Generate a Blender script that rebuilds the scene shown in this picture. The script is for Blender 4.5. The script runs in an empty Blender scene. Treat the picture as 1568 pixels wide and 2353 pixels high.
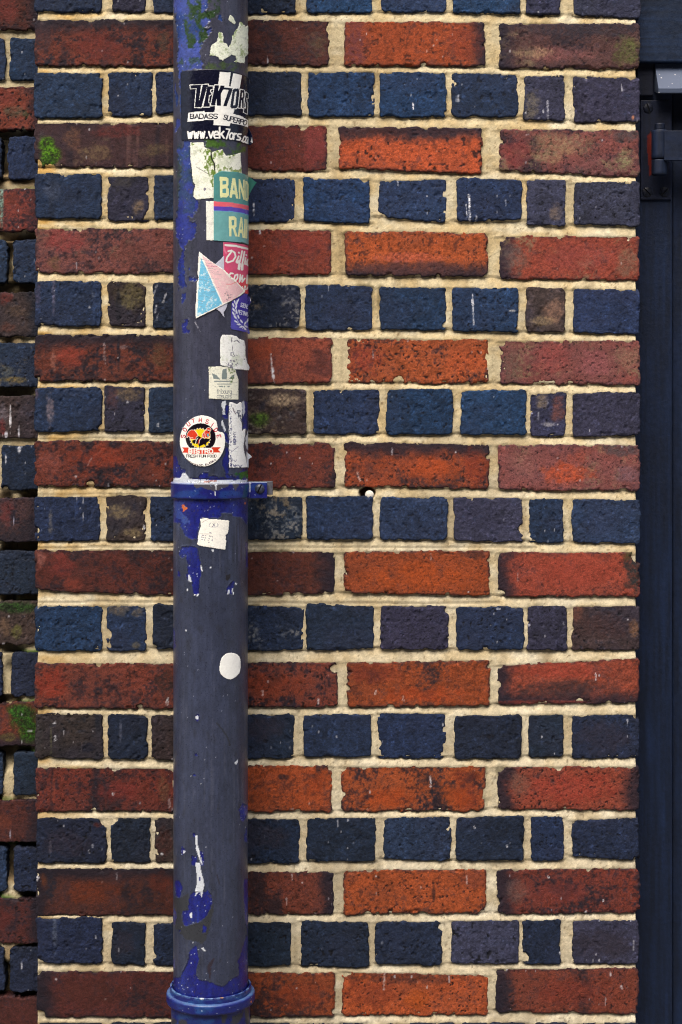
import bpy, bmesh, math
import numpy as np

# ------------------------------------------------------------------ camera, sky, sun
SC = bpy.context.scene
COL = SC.collection
DPF = 2730.0 / 1568.0            # traced pixels per layout pixel
FOC = 3800.0                     # focal length in layout pixels (frame = 1568 wide)
S = 0.00065                      # metres per layout pixel on the pier face (y = 0)
DIST = FOC * S                   # camera to pier face
CX, HY, CZ = 784.0, 950.0, 1.5   # optical axis column, horizon row, camera height

cam_d = bpy.data.cameras.new("camera")
cam = bpy.data.objects.new("camera", cam_d)
COL.objects.link(cam)
cam.location = (0.0, -DIST, CZ)
cam.rotation_euler = (math.radians(90), 0, 0)
cam_d.sensor_fit = 'HORIZONTAL'
cam_d.sensor_width = 36.0
cam_d.lens = 36.0 * FOC / 1568.0
cam_d.shift_y = -(1176.5 - HY) / 1568.0
cam_d.clip_start = 0.05
cam_d.clip_end = 500.0
SC.camera = cam

world = bpy.data.worlds.new("World")
SC.world = world
world.use_nodes = True
wn = world.node_tree
wn.nodes.clear()
sky = wn.nodes.new("ShaderNodeTexSky")
sky.sky_type = 'NISHITA'
sky.sun_disc = False
SUN_EL, SUN_AZ = math.radians(58), math.radians(200)   # azimuth clockwise from +y
sky.sun_elevation = SUN_EL
sky.sun_rotation = SUN_AZ
sky.air_density = 1.0
sky.dust_density = 6.0
sky.ozone_density = 0.6
bg = wn.nodes.new("ShaderNodeBackground")
bg.inputs["Strength"].default_value = 0.15
wo = wn.nodes.new("ShaderNodeOutputWorld")
wn.links.new(sky.outputs[0], bg.inputs["Color"])
wn.links.new(bg.outputs[0], wo.inputs["Surface"])

sun_d = bpy.data.lights.new("sun", 'SUN')
sun_d.energy = 1.4
sun_d.angle = math.radians(50)
sun_d.color = (1.0, 0.97, 0.93)
sun = bpy.data.objects.new("sun", sun_d)
COL.objects.link(sun)
from mathutils import Vector
sdir = Vector((math.sin(SUN_AZ) * math.cos(SUN_EL), math.cos(SUN_AZ) * math.cos(SUN_EL), math.sin(SUN_EL)))
sun.rotation_euler = sdir.to_track_quat('Z', 'Y').to_euler()
sun.location = sdir * 20

SC.render.engine = 'CYCLES'
SC.view_settings.view_transform = 'Standard'
SC.view_settings.look = 'None'
SC.view_settings.gamma = 1.0
SC.view_settings.exposure = 0.6
SC.cycles.filter_width = 1.1

# ------------------------------------------------------------------ helpers
def tag(o, label=None, cat=None, group=None, kind=None):
    if label: o["label"] = label
    if cat: o["category"] = cat
    if group: o["group"] = group
    if kind: o["kind"] = kind
    return o

def empty(name, loc, label, cat, group=None):
    o = bpy.data.objects.new(name, None)
    COL.objects.link(o)
    o.location = loc
    o.empty_display_size = 0.05
    return tag(o, label, cat, group)

def link(name, me, mat, parent=None):
    o = bpy.data.objects.new(name, me)
    COL.objects.link(o)
    if mat: me.materials.append(mat)
    if parent is not None:
        o.parent = parent
        o.matrix_parent_inverse = parent.matrix_basis.inverted()
    return o

def lin(c):
    c = np.asarray(c, float)
    return np.where(c <= 0.04045, c / 12.92, ((np.maximum(c, 0) + 0.055) / 1.055) ** 2.4)

def rgb(*c):
    return np.array(c, float) / 255.0

def mesh_np(name, co, quads, col=None, rough=None):
    me = bpy.data.meshes.new(name)
    co = np.ascontiguousarray(co, np.float32)
    quads = np.ascontiguousarray(quads, np.int32)
    n, q = len(co), len(quads)
    me.vertices.add(n)
    me.vertices.foreach_set("co", co.ravel())
    me.loops.add(q * 4)
    me.loops.foreach_set("vertex_index", quads.ravel())
    me.polygons.add(q)
    me.polygons.foreach_set("loop_start", np.arange(0, q * 4, 4, dtype=np.int32))
    if col is not None:
        a = me.attributes.new("Col", 'FLOAT_COLOR', 'POINT')
        c4 = np.ones((n, 4), np.float32)
        c4[:, :3] = lin(np.clip(col, 0, 1))
        if rough is not None: c4[:, 3] = rough
        a.data.foreach_set("color", c4.ravel())
    me.update(calc_edges=True)
    me.validate()
    return me

def sm(a, b, x):
    t = np.clip((x - a) / (b - a), 0, 1)
    return t * t * (3 - 2 * t)

def _hash(ix, iy, seed):
    h = (ix.astype(np.int64) * 374761393 + iy.astype(np.int64) * 668265263 + seed * 1442695041) & 0xFFFFFFFF
    h = ((h ^ (h >> 13)) * 1274126177) & 0xFFFFFFFF
    h = ((h ^ (h >> 16)) * 2246822519) & 0xFFFFFFFF
    return ((h ^ (h >> 15)) & 0xFFFFFF) / float(0xFFFFFF)

def vn(x, y, seed=0):
    ix, iy = np.floor(x), np.floor(y)
    fx, fy = x - ix, y - iy
    u = fx * fx * fx * (fx * (fx * 6 - 15) + 10)
    v = fy * fy * fy * (fy * (fy * 6 - 15) + 10)
    ix = ix.astype(np.int64); iy = iy.astype(np.int64)
    a = _hash(ix, iy, seed); b = _hash(ix + 1, iy, seed)
    c = _hash(ix, iy + 1, seed); d = _hash(ix + 1, iy + 1, seed)
    return (a + (b - a) * u) * (1 - v) + (c + (d - c) * u) * v

def fbm(x, y, seed=0, o=3, g=0.5):
    """about -1..1"""
    r = 0.0; amp = 1.0; tot = 0.0
    for k in range(o):
        r = r + amp * (vn(x + 17.3 * k, y - 9.1 * k, seed + 31 * k) - 0.5)
        tot += amp; amp *= g; x = x * 2.03; y = y * 2.03
    return r * 2.6 / tot

def to_world(fx, fy, y):
    """traced pixel -> the point at depth y"""
    k = (DIST + y) / FOC
    return (np.asarray(fx) / DPF - CX) * k, CZ - (np.asarray(fy) / DPF - HY) * k

def to_px(x, y, z):
    k = FOC / (DIST + y)
    return (CX + x * k) * DPF, (HY - (z - CZ) * k) * DPF

# ------------------------------------------------------------------ materials
def new_mat(name):
    m = bpy.data.materials.new(name)
    m.use_nodes = True
    nt = m.node_tree
    b = nt.nodes["Principled BSDF"]
    return m, nt, b

def attr_mat(name, rough=0.7, spec=0.3, var=0.25, nscale=700, bumps=((450, 0.0006), (160, 0.0008)), rough_var=0.15, coat=0.0):
    """vertex painted colour, broken up by object space noise, with bump"""
    m, nt, b = new_mat(name)
    N, L = nt.nodes, nt.links
    at = N.new("ShaderNodeAttribute"); at.attribute_name = "Col"
    tc = N.new("ShaderNodeTexCoord")
    no = N.new("ShaderNodeTexNoise"); no.inputs["Scale"].default_value = nscale
    no.inputs["Detail"].default_value = 4; no.inputs["Roughness"].default_value = 0.65
    L.new(tc.outputs["Object"], no.inputs["Vector"])
    mr = N.new("ShaderNodeMapRange")
    mr.inputs[1].default_value = 0.3; mr.inputs[2].default_value = 0.7
    mr.inputs[3].default_value = 1 - var; mr.inputs[4].default_value = 1 + var
    L.new(no.outputs["Fac"], mr.inputs[0])
    mx = N.new("ShaderNodeMix"); mx.data_type = 'RGBA'; mx.blend_type = 'MULTIPLY'
    mx.inputs["Factor"].default_value = 1.0
    L.new(at.outputs["Color"], mx.inputs[6]); L.new(mr.outputs[0], mx.inputs[7])
    L.new(mx.outputs[2], b.inputs["Base Color"])
    rr = N.new("ShaderNodeMapRange")
    rr.inputs[1].default_value = 0.3; rr.inputs[2].default_value = 0.7
    rr.inputs[3].default_value = rough - rough_var; rr.inputs[4].default_value = rough + rough_var
    L.new(no.outputs["Fac"], rr.inputs[0]); L.new(rr.outputs[0], b.inputs["Roughness"])
    b.inputs["Specular IOR Level"].default_value = spec
    if coat:
        b.inputs["Coat Weight"].default_value = coat
        b.inputs["Coat Roughness"].default_value = 0.15
    prev = None
    for i, (sc, dist) in enumerate(bumps):
        n2 = N.new("ShaderNodeTexNoise"); n2.inputs["Scale"].default_value = sc
        n2.inputs["Detail"].default_value = 3
        L.new(tc.outputs["Object"], n2.inputs["Vector"])
        bp = N.new("ShaderNodeBump"); bp.inputs["Distance"].default_value = dist
        bp.inputs["Strength"].default_value = 1.0
        L.new(n2.outputs["Fac"], bp.inputs["Height"])
        if prev: L.new(prev.outputs[0], bp.inputs["Normal"])
        prev = bp
    if prev: L.new(prev.outputs[0], b.inputs["Normal"])
    return m

M_BRICK = attr_mat("fired brick", 0.78, 0.22, 0.35, 650, ((620, 0.0006), (240, 0.0005)))
M_MORTAR = attr_mat("lime mortar", 0.95, 0.1, 0.16, 900, ((900, 0.0004), (300, 0.0005)), 0.04)
M_PIPE = attr_mat("flaking pipe paint", 0.34, 0.5, 0.12, 500, ((260, 0.0003), (1200, 0.0001)), 0.1)
M_VINYL = attr_mat("printed vinyl", 0.22, 0.5, 0.04, 300, ((90, 0.0007), (300, 0.0002)), 0.06)
M_PAPER = attr_mat("weathered paper", 0.75, 0.2, 0.10, 500, ((600, 0.0003),), 0.1)
M_NAVY = attr_mat("navy gloss paint", 0.5, 0.3, 0.15, 200, ((60, 0.0006), (500, 0.0002)), 0.08)

# ------------------------------------------------------------------ brickwork
def RX(c): return 980 + c * 1600 / 1568
def RY(c): return c * 1600 / 1568
def LX(c): return c * 800 / 1568
def LY(c): return c * 800 / 1568
BR, BL = 1003.5, 2007.0

PAL = dict(O=(158, 75, 41), R=(130, 62, 47), D=(90, 46, 39), P=(124, 72, 66), B=(35, 49, 76), T=(31, 54, 84),
           V=(51, 52, 71), N=(29, 40, 60), W=(62, 49, 48), X=(84, 56, 55))
DARK = rgb(34, 30, 42)
NAVYD = rgb(24, 31, 47)
TAN = rgb(150, 128, 96)
MOSS = rgb(74, 112, 22)

DRIPS = []
def drips(conv, o, lst):
    for x0, y0, x1, y1, w, op in lst:
        a = to_world(conv[0](x0), conv[1](y0 + o), 0.0); b = to_world(conv[0](x1), conv[1](y1 + o), 0.0)
        DRIPS.append((float(a[0]), float(a[1]), float(b[0]), float(b[1]), w * 0.00038, op))
drips((RX, RY), 0, [(660, 405, 661, 428, 5, 1), (880, 765, 883, 868, 7, 1), (868, 800, 872, 850, 5, .8), (907, 845, 908, 872, 7, .6), (1188, 395, 1189, 465, 7, .6), (35, 797, 36, 845, 6, 1), (58, 905, 60, 915, 6, 1), (1023, 780, 1024, 805, 5, .5), (600, 712, 602, 724, 6, .6), (1170, 430, 1171, 440, 4, .7)])
drips((RX, RY), BR, [(893, 150, 897, 270, 6, .8), (891, 172, 893, 190, 8, 1), (103, 385, 107, 440, 6, .9), (108, 440, 112, 480, 9, 1), (114, 480, 116, 500, 4, .8), (440, 850, 452, 882, 8, .5), (577, 755, 578, 778, 6, .6), (503, 370, 504, 400, 5, .4)])
drips((RX, RY), 2 * BR, [(730, 165, 731, 188, 5, .6), (1376, 632, 1378, 660, 6, .7), (287, 735, 288, 752, 7, .7), (70, 700, 71, 718, 7, .5), (515, 700, 512, 714, 7, .6), (620, 725, 624, 742, 7, .6), (1070, 240, 1071, 270, 4, .4), (1250, 432, 1252, 442, 6, .5), (360, 878, 361, 884, 6, .8), (190, 155, 192, 160, 7, .9)])
drips((RX, RY), 3 * BR, [(728, 35, 730, 75, 7, .8), (548, 805, 545, 872, 7, .6), (870, 425, 871, 455, 6, .5), (185, 420, 186, 440, 5, .6), (1525, 678, 1526, 715, 5, .6), (1433, 800, 1434, 815, 6, .7), (1477, 858, 1478, 863, 10, 1), (1190, 428, 1191, 431, 8, 1), (1338, 566, 1339, 570, 8, 1), (900, 232, 901, 236, 8, 1), (1237, 724, 1238, 730, 8, .9), (1028, 304, 1029, 310, 7, .8), (1026, 786, 1027, 794, 12, 1), (1405, 520, 1406, 523, 6, .9), (225, 450, 226, 453, 6, .9)])
drips((LX, LY), BL, [(1230, 230, 1205, 300, 7, .6), (1225, 390, 1218, 440, 7, .8), (1305, 290, 1275, 370, 7, .8), (1240, 460, 1228, 500, 7, .5), (820, 690, 822, 810, 8, .4), (1238, 1320, 1242, 1335, 8, .9), (720, 1580, 690, 1640, 5, .4), (590, 1728, 598, 1730, 8, .9)])
drips((LX, LY), 2 * BL, [(828, 295, 826, 395, 7, .6), (1315, 1470, 1313, 1510, 10, .9), (430, 1650, 432, 1655, 10, .8), (430, 1770, 430, 1790, 12, .9), (1125, 110, 1128, 130, 9, 1)])
drips((LX, LY), 3 * BL, [(915, 830, 914, 875, 7, .5), (1328, 250, 1330, 310, 9, .5), (290, 868, 290, 882, 16, 1), (888, 208, 889, 212, 9, .9), (696, 650, 697, 665, 6, .6), (726, 605, 726, 622, 8, .5), (1268, 676, 1269, 680, 9, 1), (932, 1410, 933, 1445, 6, .5), (440, 1655, 441, 1658, 8, .8)])

class Sheet:
    """collects many bricks into one mesh"""
    def __init__(self): self.co, self.q, self.c, self.n = [], [], [], 0
    def add(self, co, q, c):
        self.co.append(co); self.q.append(q + self.n); self.c.append(c); self.n += len(co)
    def mesh(self, name):
        return mesh_np(name, np.concatenate(self.co), np.concatenate(self.q), np.concatenate(self.c))

def rbox_sdf(P, X, Z, rc):
    """rounded quad distance; P = TL,TR,BR,BL in the plane"""
    def edge(a, b):
        d = np.array(b) - np.array(a); L = math.hypot(*d); n = (-d[1] / L, d[0] / L)
        return (X - a[0]) * n[0] + (Z - a[1]) * n[1]
    TL, TR, BRc, BLc = P
    top = edge(TL, TR); right = edge(TR, BRc); bot = edge(BRc, BLc); left = edge(BLc, TL)
    qx = np.maximum(left, right) + rc; qz = np.maximum(top, bot) + rc
    s = np.minimum(np.maximum(qx, qz), 0) + np.hypot(np.maximum(qx, 0), np.maximum(qz, 0)) - rc
    return s, top, bot, left, right

class Brick:
    def __init__(self, conv, x0, x1, t0, t1, b0, b1, style, bites=(), patches=(), py=0.0, seed=0, cell=0.0012, rag=1.0, dim=1.0):
        self.dim = dim  # brick tone scale: soot, plus some vignette darkening painted into the colour
        rq = np.random.RandomState(seed + 77)
        self.pit = rq.uniform(0.1, 0.9); self.pf = rq.uniform(150, 340); self.lump = rq.uniform(0.4, 1.5); self.blot = rq.uniform(0.45, 1.15)
        self.conv, self.style, self.py, self.seed, self.cell, self.rag = conv, style, py, seed, cell, rag
        cx, cy = conv
        k = (DIST + py) / FOC / DPF
        def w(a, b):
            X, Z = to_world(cx(a), cy(b), py); return (float(X), float(Z))
        self.P = [w(x0, t0), w(x1, t1), w(x1, b1), w(x0, b0)]
        unit = (cx(1) - cx(0)) * k
        self.bites = [(*w(a, b), r * unit) for a, b, r in bites]
        self.patches = [(*w(a, b), rx * unit, ry * unit, col, op) for a, b, rx, ry, col, op in patches]
        self.rc = 0.0035 + 0.0035 * ((seed * 7919) % 97) / 97.0
    def sdf(self, X, Z):
        s, top, bot, left, right = rbox_sdf(self.P, X, Z, self.rc)
        sd = self.seed
        red = self.style[0] in 'ORDPX'
        a = (0.0013 if red else 0.0010) * self.rag
        w = fbm(X * 55, Z * 55, sd, 2) * 0.0016 + fbm(X * 190, Z * 190, sd + 5, 2) * a
        chip = np.maximum(fbm(X * 95, Z * 95, sd + 9, 2) - 0.4, 0) * (0.0055 if red else 0.002) * self.rag
        s = s + w * 0.8 + chip
        for bx, bz, r in self.bites:
            d = np.hypot(X - bx, Z - bz) + fbm(X * 160, Z * 160, sd + 3, 2) * 0.0015
            s = np.maximum(s, (r if r > 0.0095 else 0.62 * r) - d)
        return s, (top, bot, left, right)
    def box(self, pad):
        xs = [p[0] for p in self.P]; zs = [p[1] for p in self.P]
        return min(xs) - pad, max(xs) + pad, min(zs) - pad, max(zs) + pad

    def colour(self, X, Z, s, E):
        sd, st = self.seed, self.style
        self.moss = np.zeros(len(X))
        top, bot, left, right = E
        base = rgb(*PAL[st[0]])
        fl = st[1:]
        red = st[0] in 'ORDPX'
        rng = np.random.RandomState(sd + 11)
        base = base * (1 + rng.uniform(-0.09, 0.09)) * (1 + rng.uniform(-0.04, 0.04, 3))
        n1 = fbm(X * 26, Z * 34, sd + 1, 4, 0.6)
        n2 = fbm(X * 120, Z * 120, sd + 2, 3, 0.6)
        n3 = fbm(X * 330, Z * 330, sd + 3, 2)
        st_v = fbm(X * 95, Z * 9, sd + 4, 3)
        n4 = fbm(X * 620, Z * 620, sd + 7, 1)
        v = 1 + 0.12 * n1 + 0.15 * n2 + 0.13 * n3 + 0.07 * st_v + 0.10 * n4
        c = base[None] * np.clip(v, 0.45, 1.7)[:, None]
        def mixin(col, f):
            f = np.clip(f, 0, 1)[:, None]
            return c * (1 - f) + np.asarray(col) * f
        if red:
            hue = sm(-0.2, 0.9, fbm(X * 18, Z * 22, sd + 6, 3))
            alt = base * np.array([0.86, 0.98, 1.08]) if st[0] != 'O' else base * np.array([0.84, 0.90, 1.08])
            c = mixin(alt, hue * 0.6)
            k = 0.85 if 'k' in fl else 0.35
            f = sm(0.22 - 0.4 * k, 0.8, n1 * 0.5 + n2 * 0.5 + 0.25 * st_v + 0.35 * n3)
            c = mixin(DARK, np.clip(f * (0.55 + 0.4 * k) * self.blot, 0, 1))
            f = sm(0.25, 0.7, fbm(X * 170, Z * 150, sd + 15, 3, 0.7) + 0.25 * n1)
            c = mixin(rgb(46, 28, 32), f * (0.35 + 0.4 * k) * self.blot)
            if 'k' in fl:
                f = sm(0.1, 0.75, fbm(X * 17, Z * 13, sd + 16, 4, 0.65) + 0.3 * n3)
                c = mixin(rgb(32, 30, 40), f * 0.72)
            # burnt rim
            e = -s + 0.003 * n2 + 0.002 * n1
            c = mixin(DARK, sm(0.006, 0.0, e) * sm(-0.5, 0.4, n2 + 0.6 * n1) * 0.75)
            # pits
            pits = sm(0.58, 0.8, fbm(X * self.pf, Z * self.pf, sd + 8, 2))
            c = mixin(rgb(26, 18, 22), pits * self.pit)
        else:
            hue = sm(-0.3, 0.8, fbm(X * 15, Z * 20, sd + 6, 3))
            alt = rgb(44, 45, 66) if st[0] in 'BT' else rgb(44, 44, 64)
            c = mixin(alt * np.ones(3), hue * (0.28 if st[0] in 'BTN' else 0.5))
            f = sm(0.2, 0.9, n2 * 0.7 + n1 * 0.3)
            c = mixin(NAVYD, f * 0.55)
            hi = sm(0.35, 1.0, n3 * 0.6 + n2 * 0.5)
            c = mixin(c * 1.6, hi * 0.6)
            pits = sm(0.62, 0.9, fbm(X * self.pf, Z * self.pf, sd + 8, 2))
            c = mixin(rgb(14, 15, 22), pits * self.pit)
            e = -s + 0.0015 * n2
            c = mixin(c * 0.65, sm(0.002, 0.0, e) * 0.6)
        def ends(d, span):
            return sm(span, span * 0.15, -d + span * 0.35 * n1 + span * 0.2 * n2)
        drk = DARK if red else NAVYD
        if 'l' in fl: c = mixin(drk, ends(left, 0.032) * 0.85)
        if 'r' in fl: c = mixin(drk, ends(right, 0.032) * 0.85)
        if 'u' in fl: c = mixin(drk, ends(top, 0.026) * 0.85)
        if 'd' in fl: c = mixin(drk, ends(bot, 0.026) * 0.8)
        if 's' in fl:
            f = sm(0.2, 0.9, fbm(X * 60, Z * 7, sd + 21, 3))
            c = mixin(drk, f * 0.7)
            f = sm(0.45, 1.0, fbm(X * 85, Z * 10, sd + 22, 3))
            c = mixin(rgb(150, 110, 100) if red else rgb(105, 105, 122), f * 0.4)
        if 't' in fl:
            f = sm(0.05, 0.8, fbm(X * 22, Z * 30, sd + 23, 4, 0.6)) * sm(-0.3, 0.5, n3 + n2)
            c = mixin(TAN * 0.82, f * 0.72)
        if 'g' in fl:
            f = sm(-0.05, 0.7, fbm(X * 30, Z * 40, sd + 24, 4, 0.65)) * sm(-0.2, 0.5, n3 + 0.8 * n2)
            c = mixin(rgb(142, 138, 132), f * 0.75)
        if 'm' in fl:
            f = sm(0.0, 0.7, fbm(X * 28, Z * 32, sd + 25, 4, 0.6))
            c = mixin(rgb(52, 84, 22) * (1 + 0.0 * n1[0]), f * 0.8)
        for px, pz, rx, ry, pc, op in self.patches:
            gq = 0.45 if pc[1] > 1.25 * pc[0] else 1.0
            d = np.hypot((X - px) / rx, (Z - pz) / ry) + gq * (0.35 * n1 + 0.3 * n2)
            grain = (0.85 if pc[1] > 1.25 * pc[0] else 0.65) + 0.45 * np.clip(n3, -1, 1)
            f = sm(1.05, 0.45, d) * op * np.clip(grain + 0.1, 0, 1)
            if pc[1] > 1.25 * pc[0]:
                tuft = np.clip(0.8 + 0.25 * n3 + 0.3 * n4 + 0.2 * n2, 0.35, 1.5)
                c = mixin(rgb(*pc) * tuft[:, None], f)
                self.moss = np.maximum(self.moss, f * (0.6 + 0.5 * n3 + 0.4 * n4))
            else:
                c = mixin(rgb(*pc), f)
        # paint specks and rain drips
        sp = sm(0.95, 0.98, vn(X * 210, Z * 120, sd + 40)) * sm(0.5, 0.8, vn(X * 21, Z * 11, sd + 41))
        c = mixin(rgb(205, 205, 212), sp * 0.7)
        bx0, bx1, bz0, bz1 = self.box(0.0)
        for xa, za, xb, zb, w, op in DRIPS:
            if self.py > 0.01 or not (bx0 < xa < bx1 and bz0 < za < bz1): continue
            L2 = (xb - xa) ** 2 + (zb - za) ** 2 + 1e-12
            t = np.clip(((X - xa) * (xb - xa) + (Z - za) * (zb - za)) / L2, 0, 1)
            d = np.hypot(X - xa - t * (xb - xa), Z - za - t * (zb - za))
            f = sm(w * 0.62, w * 0.38, d * (1 + 0.5 * n3)) * op * np.clip(0.75 + 0.5 * n4, 0, 1)
            c = c * (1 - f[:, None]) + rgb(222, 222, 228) * f[:, None]
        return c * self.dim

    def build(self, sheet, back=0.10):
        x0, x1, z0, z1 = self.box(0.004)
        h = self.cell
        nx, nz = int((x1 - x0) / h) + 1, int((z1 - z0) / h) + 1
        gx = x0 + h * np.arange(nx); gz = z0 + h * np.arange(nz)
        X, Z = np.meshgrid(gx, gz)
        X = X.ravel(); Z = Z.ravel()
        s, E = self.sdf(X, Z)
        s2 = s.reshape(nz, nx)
        gzv, gxv = np.gradient(s2, h)
        g = np.hypot(gxv, gzv).ravel() + 1e-6
        nxv, nzv = gxv.ravel() / g, gzv.ravel() / g
        keep = s < 0.95 * h
        snap = keep & (s > -0.35 * h)
        sn = np.clip(s / np.clip(g, 0.5, 3), -1.2 * h, 1.2 * h)
        X = np.where(snap, X - nxv * sn, X); Z = np.where(snap, Z - nzv * sn, Z)
        s = np.where(snap, np.minimum(s, 0) * 0.0, s)
        sd = self.seed
        red = self.style[0] in 'ORDPX'
        rng = np.random.RandomState(sd + 3)
        R = 0.0014 + 0.0009 * fbm(X * 60, Z * 60, sd + 50, 2)
        R = np.clip(R, 0.0006, 0.004)
        e = np.clip(s + R, 0, R)
        drop = R - np.sqrt(np.maximum(R * R - e * e, 0))
        chip = sm(0.35, 0.8, fbm(X * 70, Z * 70, sd + 51, 3)) * sm(-0.007, -0.0005, s) * 0.0028
        tx, tz = rng.uniform(-0.006, 0.006, 2)
        cx, cz = 0.5 * (x0 + x1), 0.5 * (z0 + z1)
        y = self.py + rng.uniform(-0.0012, 0.0012) + (X - cx) * tx + (Z - cz) * tz
        y = y + drop + chip
        y = y - fbm(X * 40, Z * 40, sd + 52, 3) * 0.0006
        y = y - fbm(X * 170, Z * 170, sd + 53, 3, 0.6) * (0.00032 if red else 0.00036) * self.lump
        y = y - fbm(X * 420, Z * 420, sd + 55, 2, 0.6) * (0.00016 if red else 0.00026)
        y = y + sm(0.62, 0.85, fbm(X * self.pf, Z * self.pf, sd + 8, 2)) * 0.001 * self.pit
        if not red: y = y + sm(0.6, 0.85, fbm(X * 110, Z * 75, sd + 54, 2)) * 0.0012
        c = self.colour(X, Z, s, E)
        y = y - 0.0003 * np.clip(self.moss, 0, 1.3)
        for bx, bz, r in self.bites:
            f = sm(r * 1.15, r * 0.6, np.hypot(X - bx, Z - bz) + fbm(X * 160, Z * 160, sd + 3, 2) * 0.0015)
            y = y + 0.004 * f
            c = c * (1 - 0.35 * f[:, None])
        idx = np.arange(nx * nz).reshape(nz, nx)
        a, b, cc, d = idx[:-1, :-1].ravel(), idx[:-1, 1:].ravel(), idx[1:, 1:].ravel(), idx[1:, :-1].ravel()
        ok = keep[a] & keep[b] & keep[cc] & keep[d]
        Q = np.stack([a, b, cc, d], 1)[ok]
        if not len(Q): return
        used = np.unique(Q)
        mp = np.full(nx * nz, -1); mp[used] = np.arange(len(used))
        Q = mp[Q]
        co = np.stack([X, y, Z], 1)[used]; c = c[used]
        # rim: directed edges used once -> side walls into the wall
        ed = np.concatenate([Q[:, [0, 1]], Q[:, [1, 2]], Q[:, [2, 3]], Q[:, [3, 0]]])
        key = ed[:, 0].astype(np.int64) * len(used) + ed[:, 1]
        rev = ed[:, 1].astype(np.int64) * len(used) + ed[:, 0]
        rim = ed[~np.isin(key, rev)]
        rv = np.unique(rim)
        m2 = np.full(len(used), -1); m2[rv] = np.arange(len(rv))
        n = len(used); r = len(rv)
        f1 = co[rv].copy(); f2 = co[rv].copy(); f2[:, 1] = self.py + 0.012
        f3 = f2.copy(); f3[:, 1] = self.py + back
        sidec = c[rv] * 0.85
        co = np.concatenate([co, f1, f2, f3]); c = np.concatenate([c, sidec, sidec, sidec])
        i, j = m2[rim[:, 0]], m2[rim[:, 1]]
        W1 = np.stack([n + j, n + i, n + r + i, n + r + j], 1)
        W2 = np.stack([n + r + j, n + r + i, n + 2 * r + i, n + 2 * r + j], 1)
        sheet.add(co, np.concatenate([Q, W1, W2]), c)

def mortar_mesh(name, bricks, bounds, py, base, back, extra=None, struck=1.0, tint=None, cell=0.002, seed=900):
    x0, x1, z0, z1 = bounds
    h = cell
    nx, nz = int((x1 - x0) / h) + 1, int((z1 - z0) / h) + 1
    gx = np.linspace(x0, x1, nx); gz = np.linspace(z0, z1, nz)
    X, Z = np.meshgrid(gx, gz)
    D = np.full(X.shape, 0.05); U = np.full(X.shape, 0.03); W = np.full(X.shape, 0.03)
    for b in bricks:
        bx0, bx1, bz0, bz1 = b.box(0.024)
        i0, i1 = np.searchsorted(gx, [bx0, bx1]); k0, k1 = np.searchsorted(gz, [bz0, bz1])
        if i1 <= i0 or k1 <= k0: continue
        sl = (slice(k0, k1), slice(i0, i1))
        s, E = b.sdf(X[sl].ravel(), Z[sl].ravel())
        s = s.reshape(X[sl].shape)
        top, bot = E[0].reshape(s.shape), E[1].reshape(s.shape)
        D[sl] = np.minimum(D[sl], s)
        U[sl] = np.where(bot > -0.002, np.minimum(U[sl], np.maximum(s, 0)), U[sl])
        W[sl] = np.where(top > -0.002, np.minimum(W[sl], np.maximum(s, 0)), W[sl])
    X = X.ravel(); Z = Z.ravel(); D = D.ravel(); U = U.ravel(); W = W.ravel()
    bed = (U < 0.029) & (W < 0.029)
    t = np.where(bed, U / (U + W + 1e-6), 0.55)
    n1 = fbm(X * 30, Z * 30, seed, 3); n2 = fbm(X * 140, Z * 140, seed + 1, 3, 0.6); n3 = fbm(X * 420, Z * 420, seed + 2, 2)
    dep = base + struck * (0.0044 * (1 - t) ** 1.8 - 0.0010 * t) + 0.0005 * n1 - 0.0005 * n2 - 0.0003 * n3
    dep = np.maximum(dep, 0.0006)
    dep = dep + 0.004 * sm(0.5, 0.9, fbm(X * 55, Z * 80, seed + 3, 3)) * sm(0.004, 0.001, U)
    A = rgb(209, 194, 156); B = rgb(195, 173, 128); Cc = rgb(217, 208, 180)
    f = sm(-0.4, 0.9, n1 + 0.3 * n2)[:, None]
    c = A * (1 - f) + B * f
    f = sm(0.0, 0.9, fbm(X * 18, Z * 45, seed + 5, 3))[:, None] * 0.75
    c = c * (1 - f) + Cc * f
    c = c * (1 + 0.07 * n2 + 0.08 * n3)[:, None]
    spk = sm(0.75, 0.95, fbm(X * 260, Z * 260, seed + 6, 2))[:, None] * 0.5
    c = c * (1 - spk) + rgb(90, 70, 45) * spk
    if tint is not None: c = tint(c, X, Z, D, U, W, n1, n2, n3)
    if extra is not None: dep, c = extra(dep, c, X, Z, U, W)
    co = np.stack([X, py + dep, Z], 1)
    idx = np.arange(nx * nz).reshape(nz, nx)
    a, b_, cc, d = idx[:-1, :-1].ravel(), idx[:-1, 1:].ravel(), idx[1:, 1:].ravel(), idx[1:, :-1].ravel()
    hid = D < -0.006
    ok = ~(hid[a] & hid[b_] & hid[cc] & hid[d])
    Q = np.stack([a, b_, cc, d], 1)[ok]
    # returns of the joint at both vertical edges
    n = len(co); ex = []; eq = []
    for col_, flip in ((idx[:, 0], True), (idx[:, -1], False)):
        f2 = co[col_].copy(); f2[:, 1] = py + back
        ex.append(f2); base_i = n + sum(len(e) for e in ex[:-1])
        bi = base_i + np.arange(nz)
        q = np.stack([col_[:-1], col_[1:], bi[1:], bi[:-1]], 1)
        eq.append(q if flip else q[:, ::-1])
    co = np.concatenate([co] + ex)
    c = np.concatenate([c, c[idx[:, 0]], c[idx[:, -1]]])
    return mesh_np(name, co, np.concatenate([Q] + eq), c)

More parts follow.
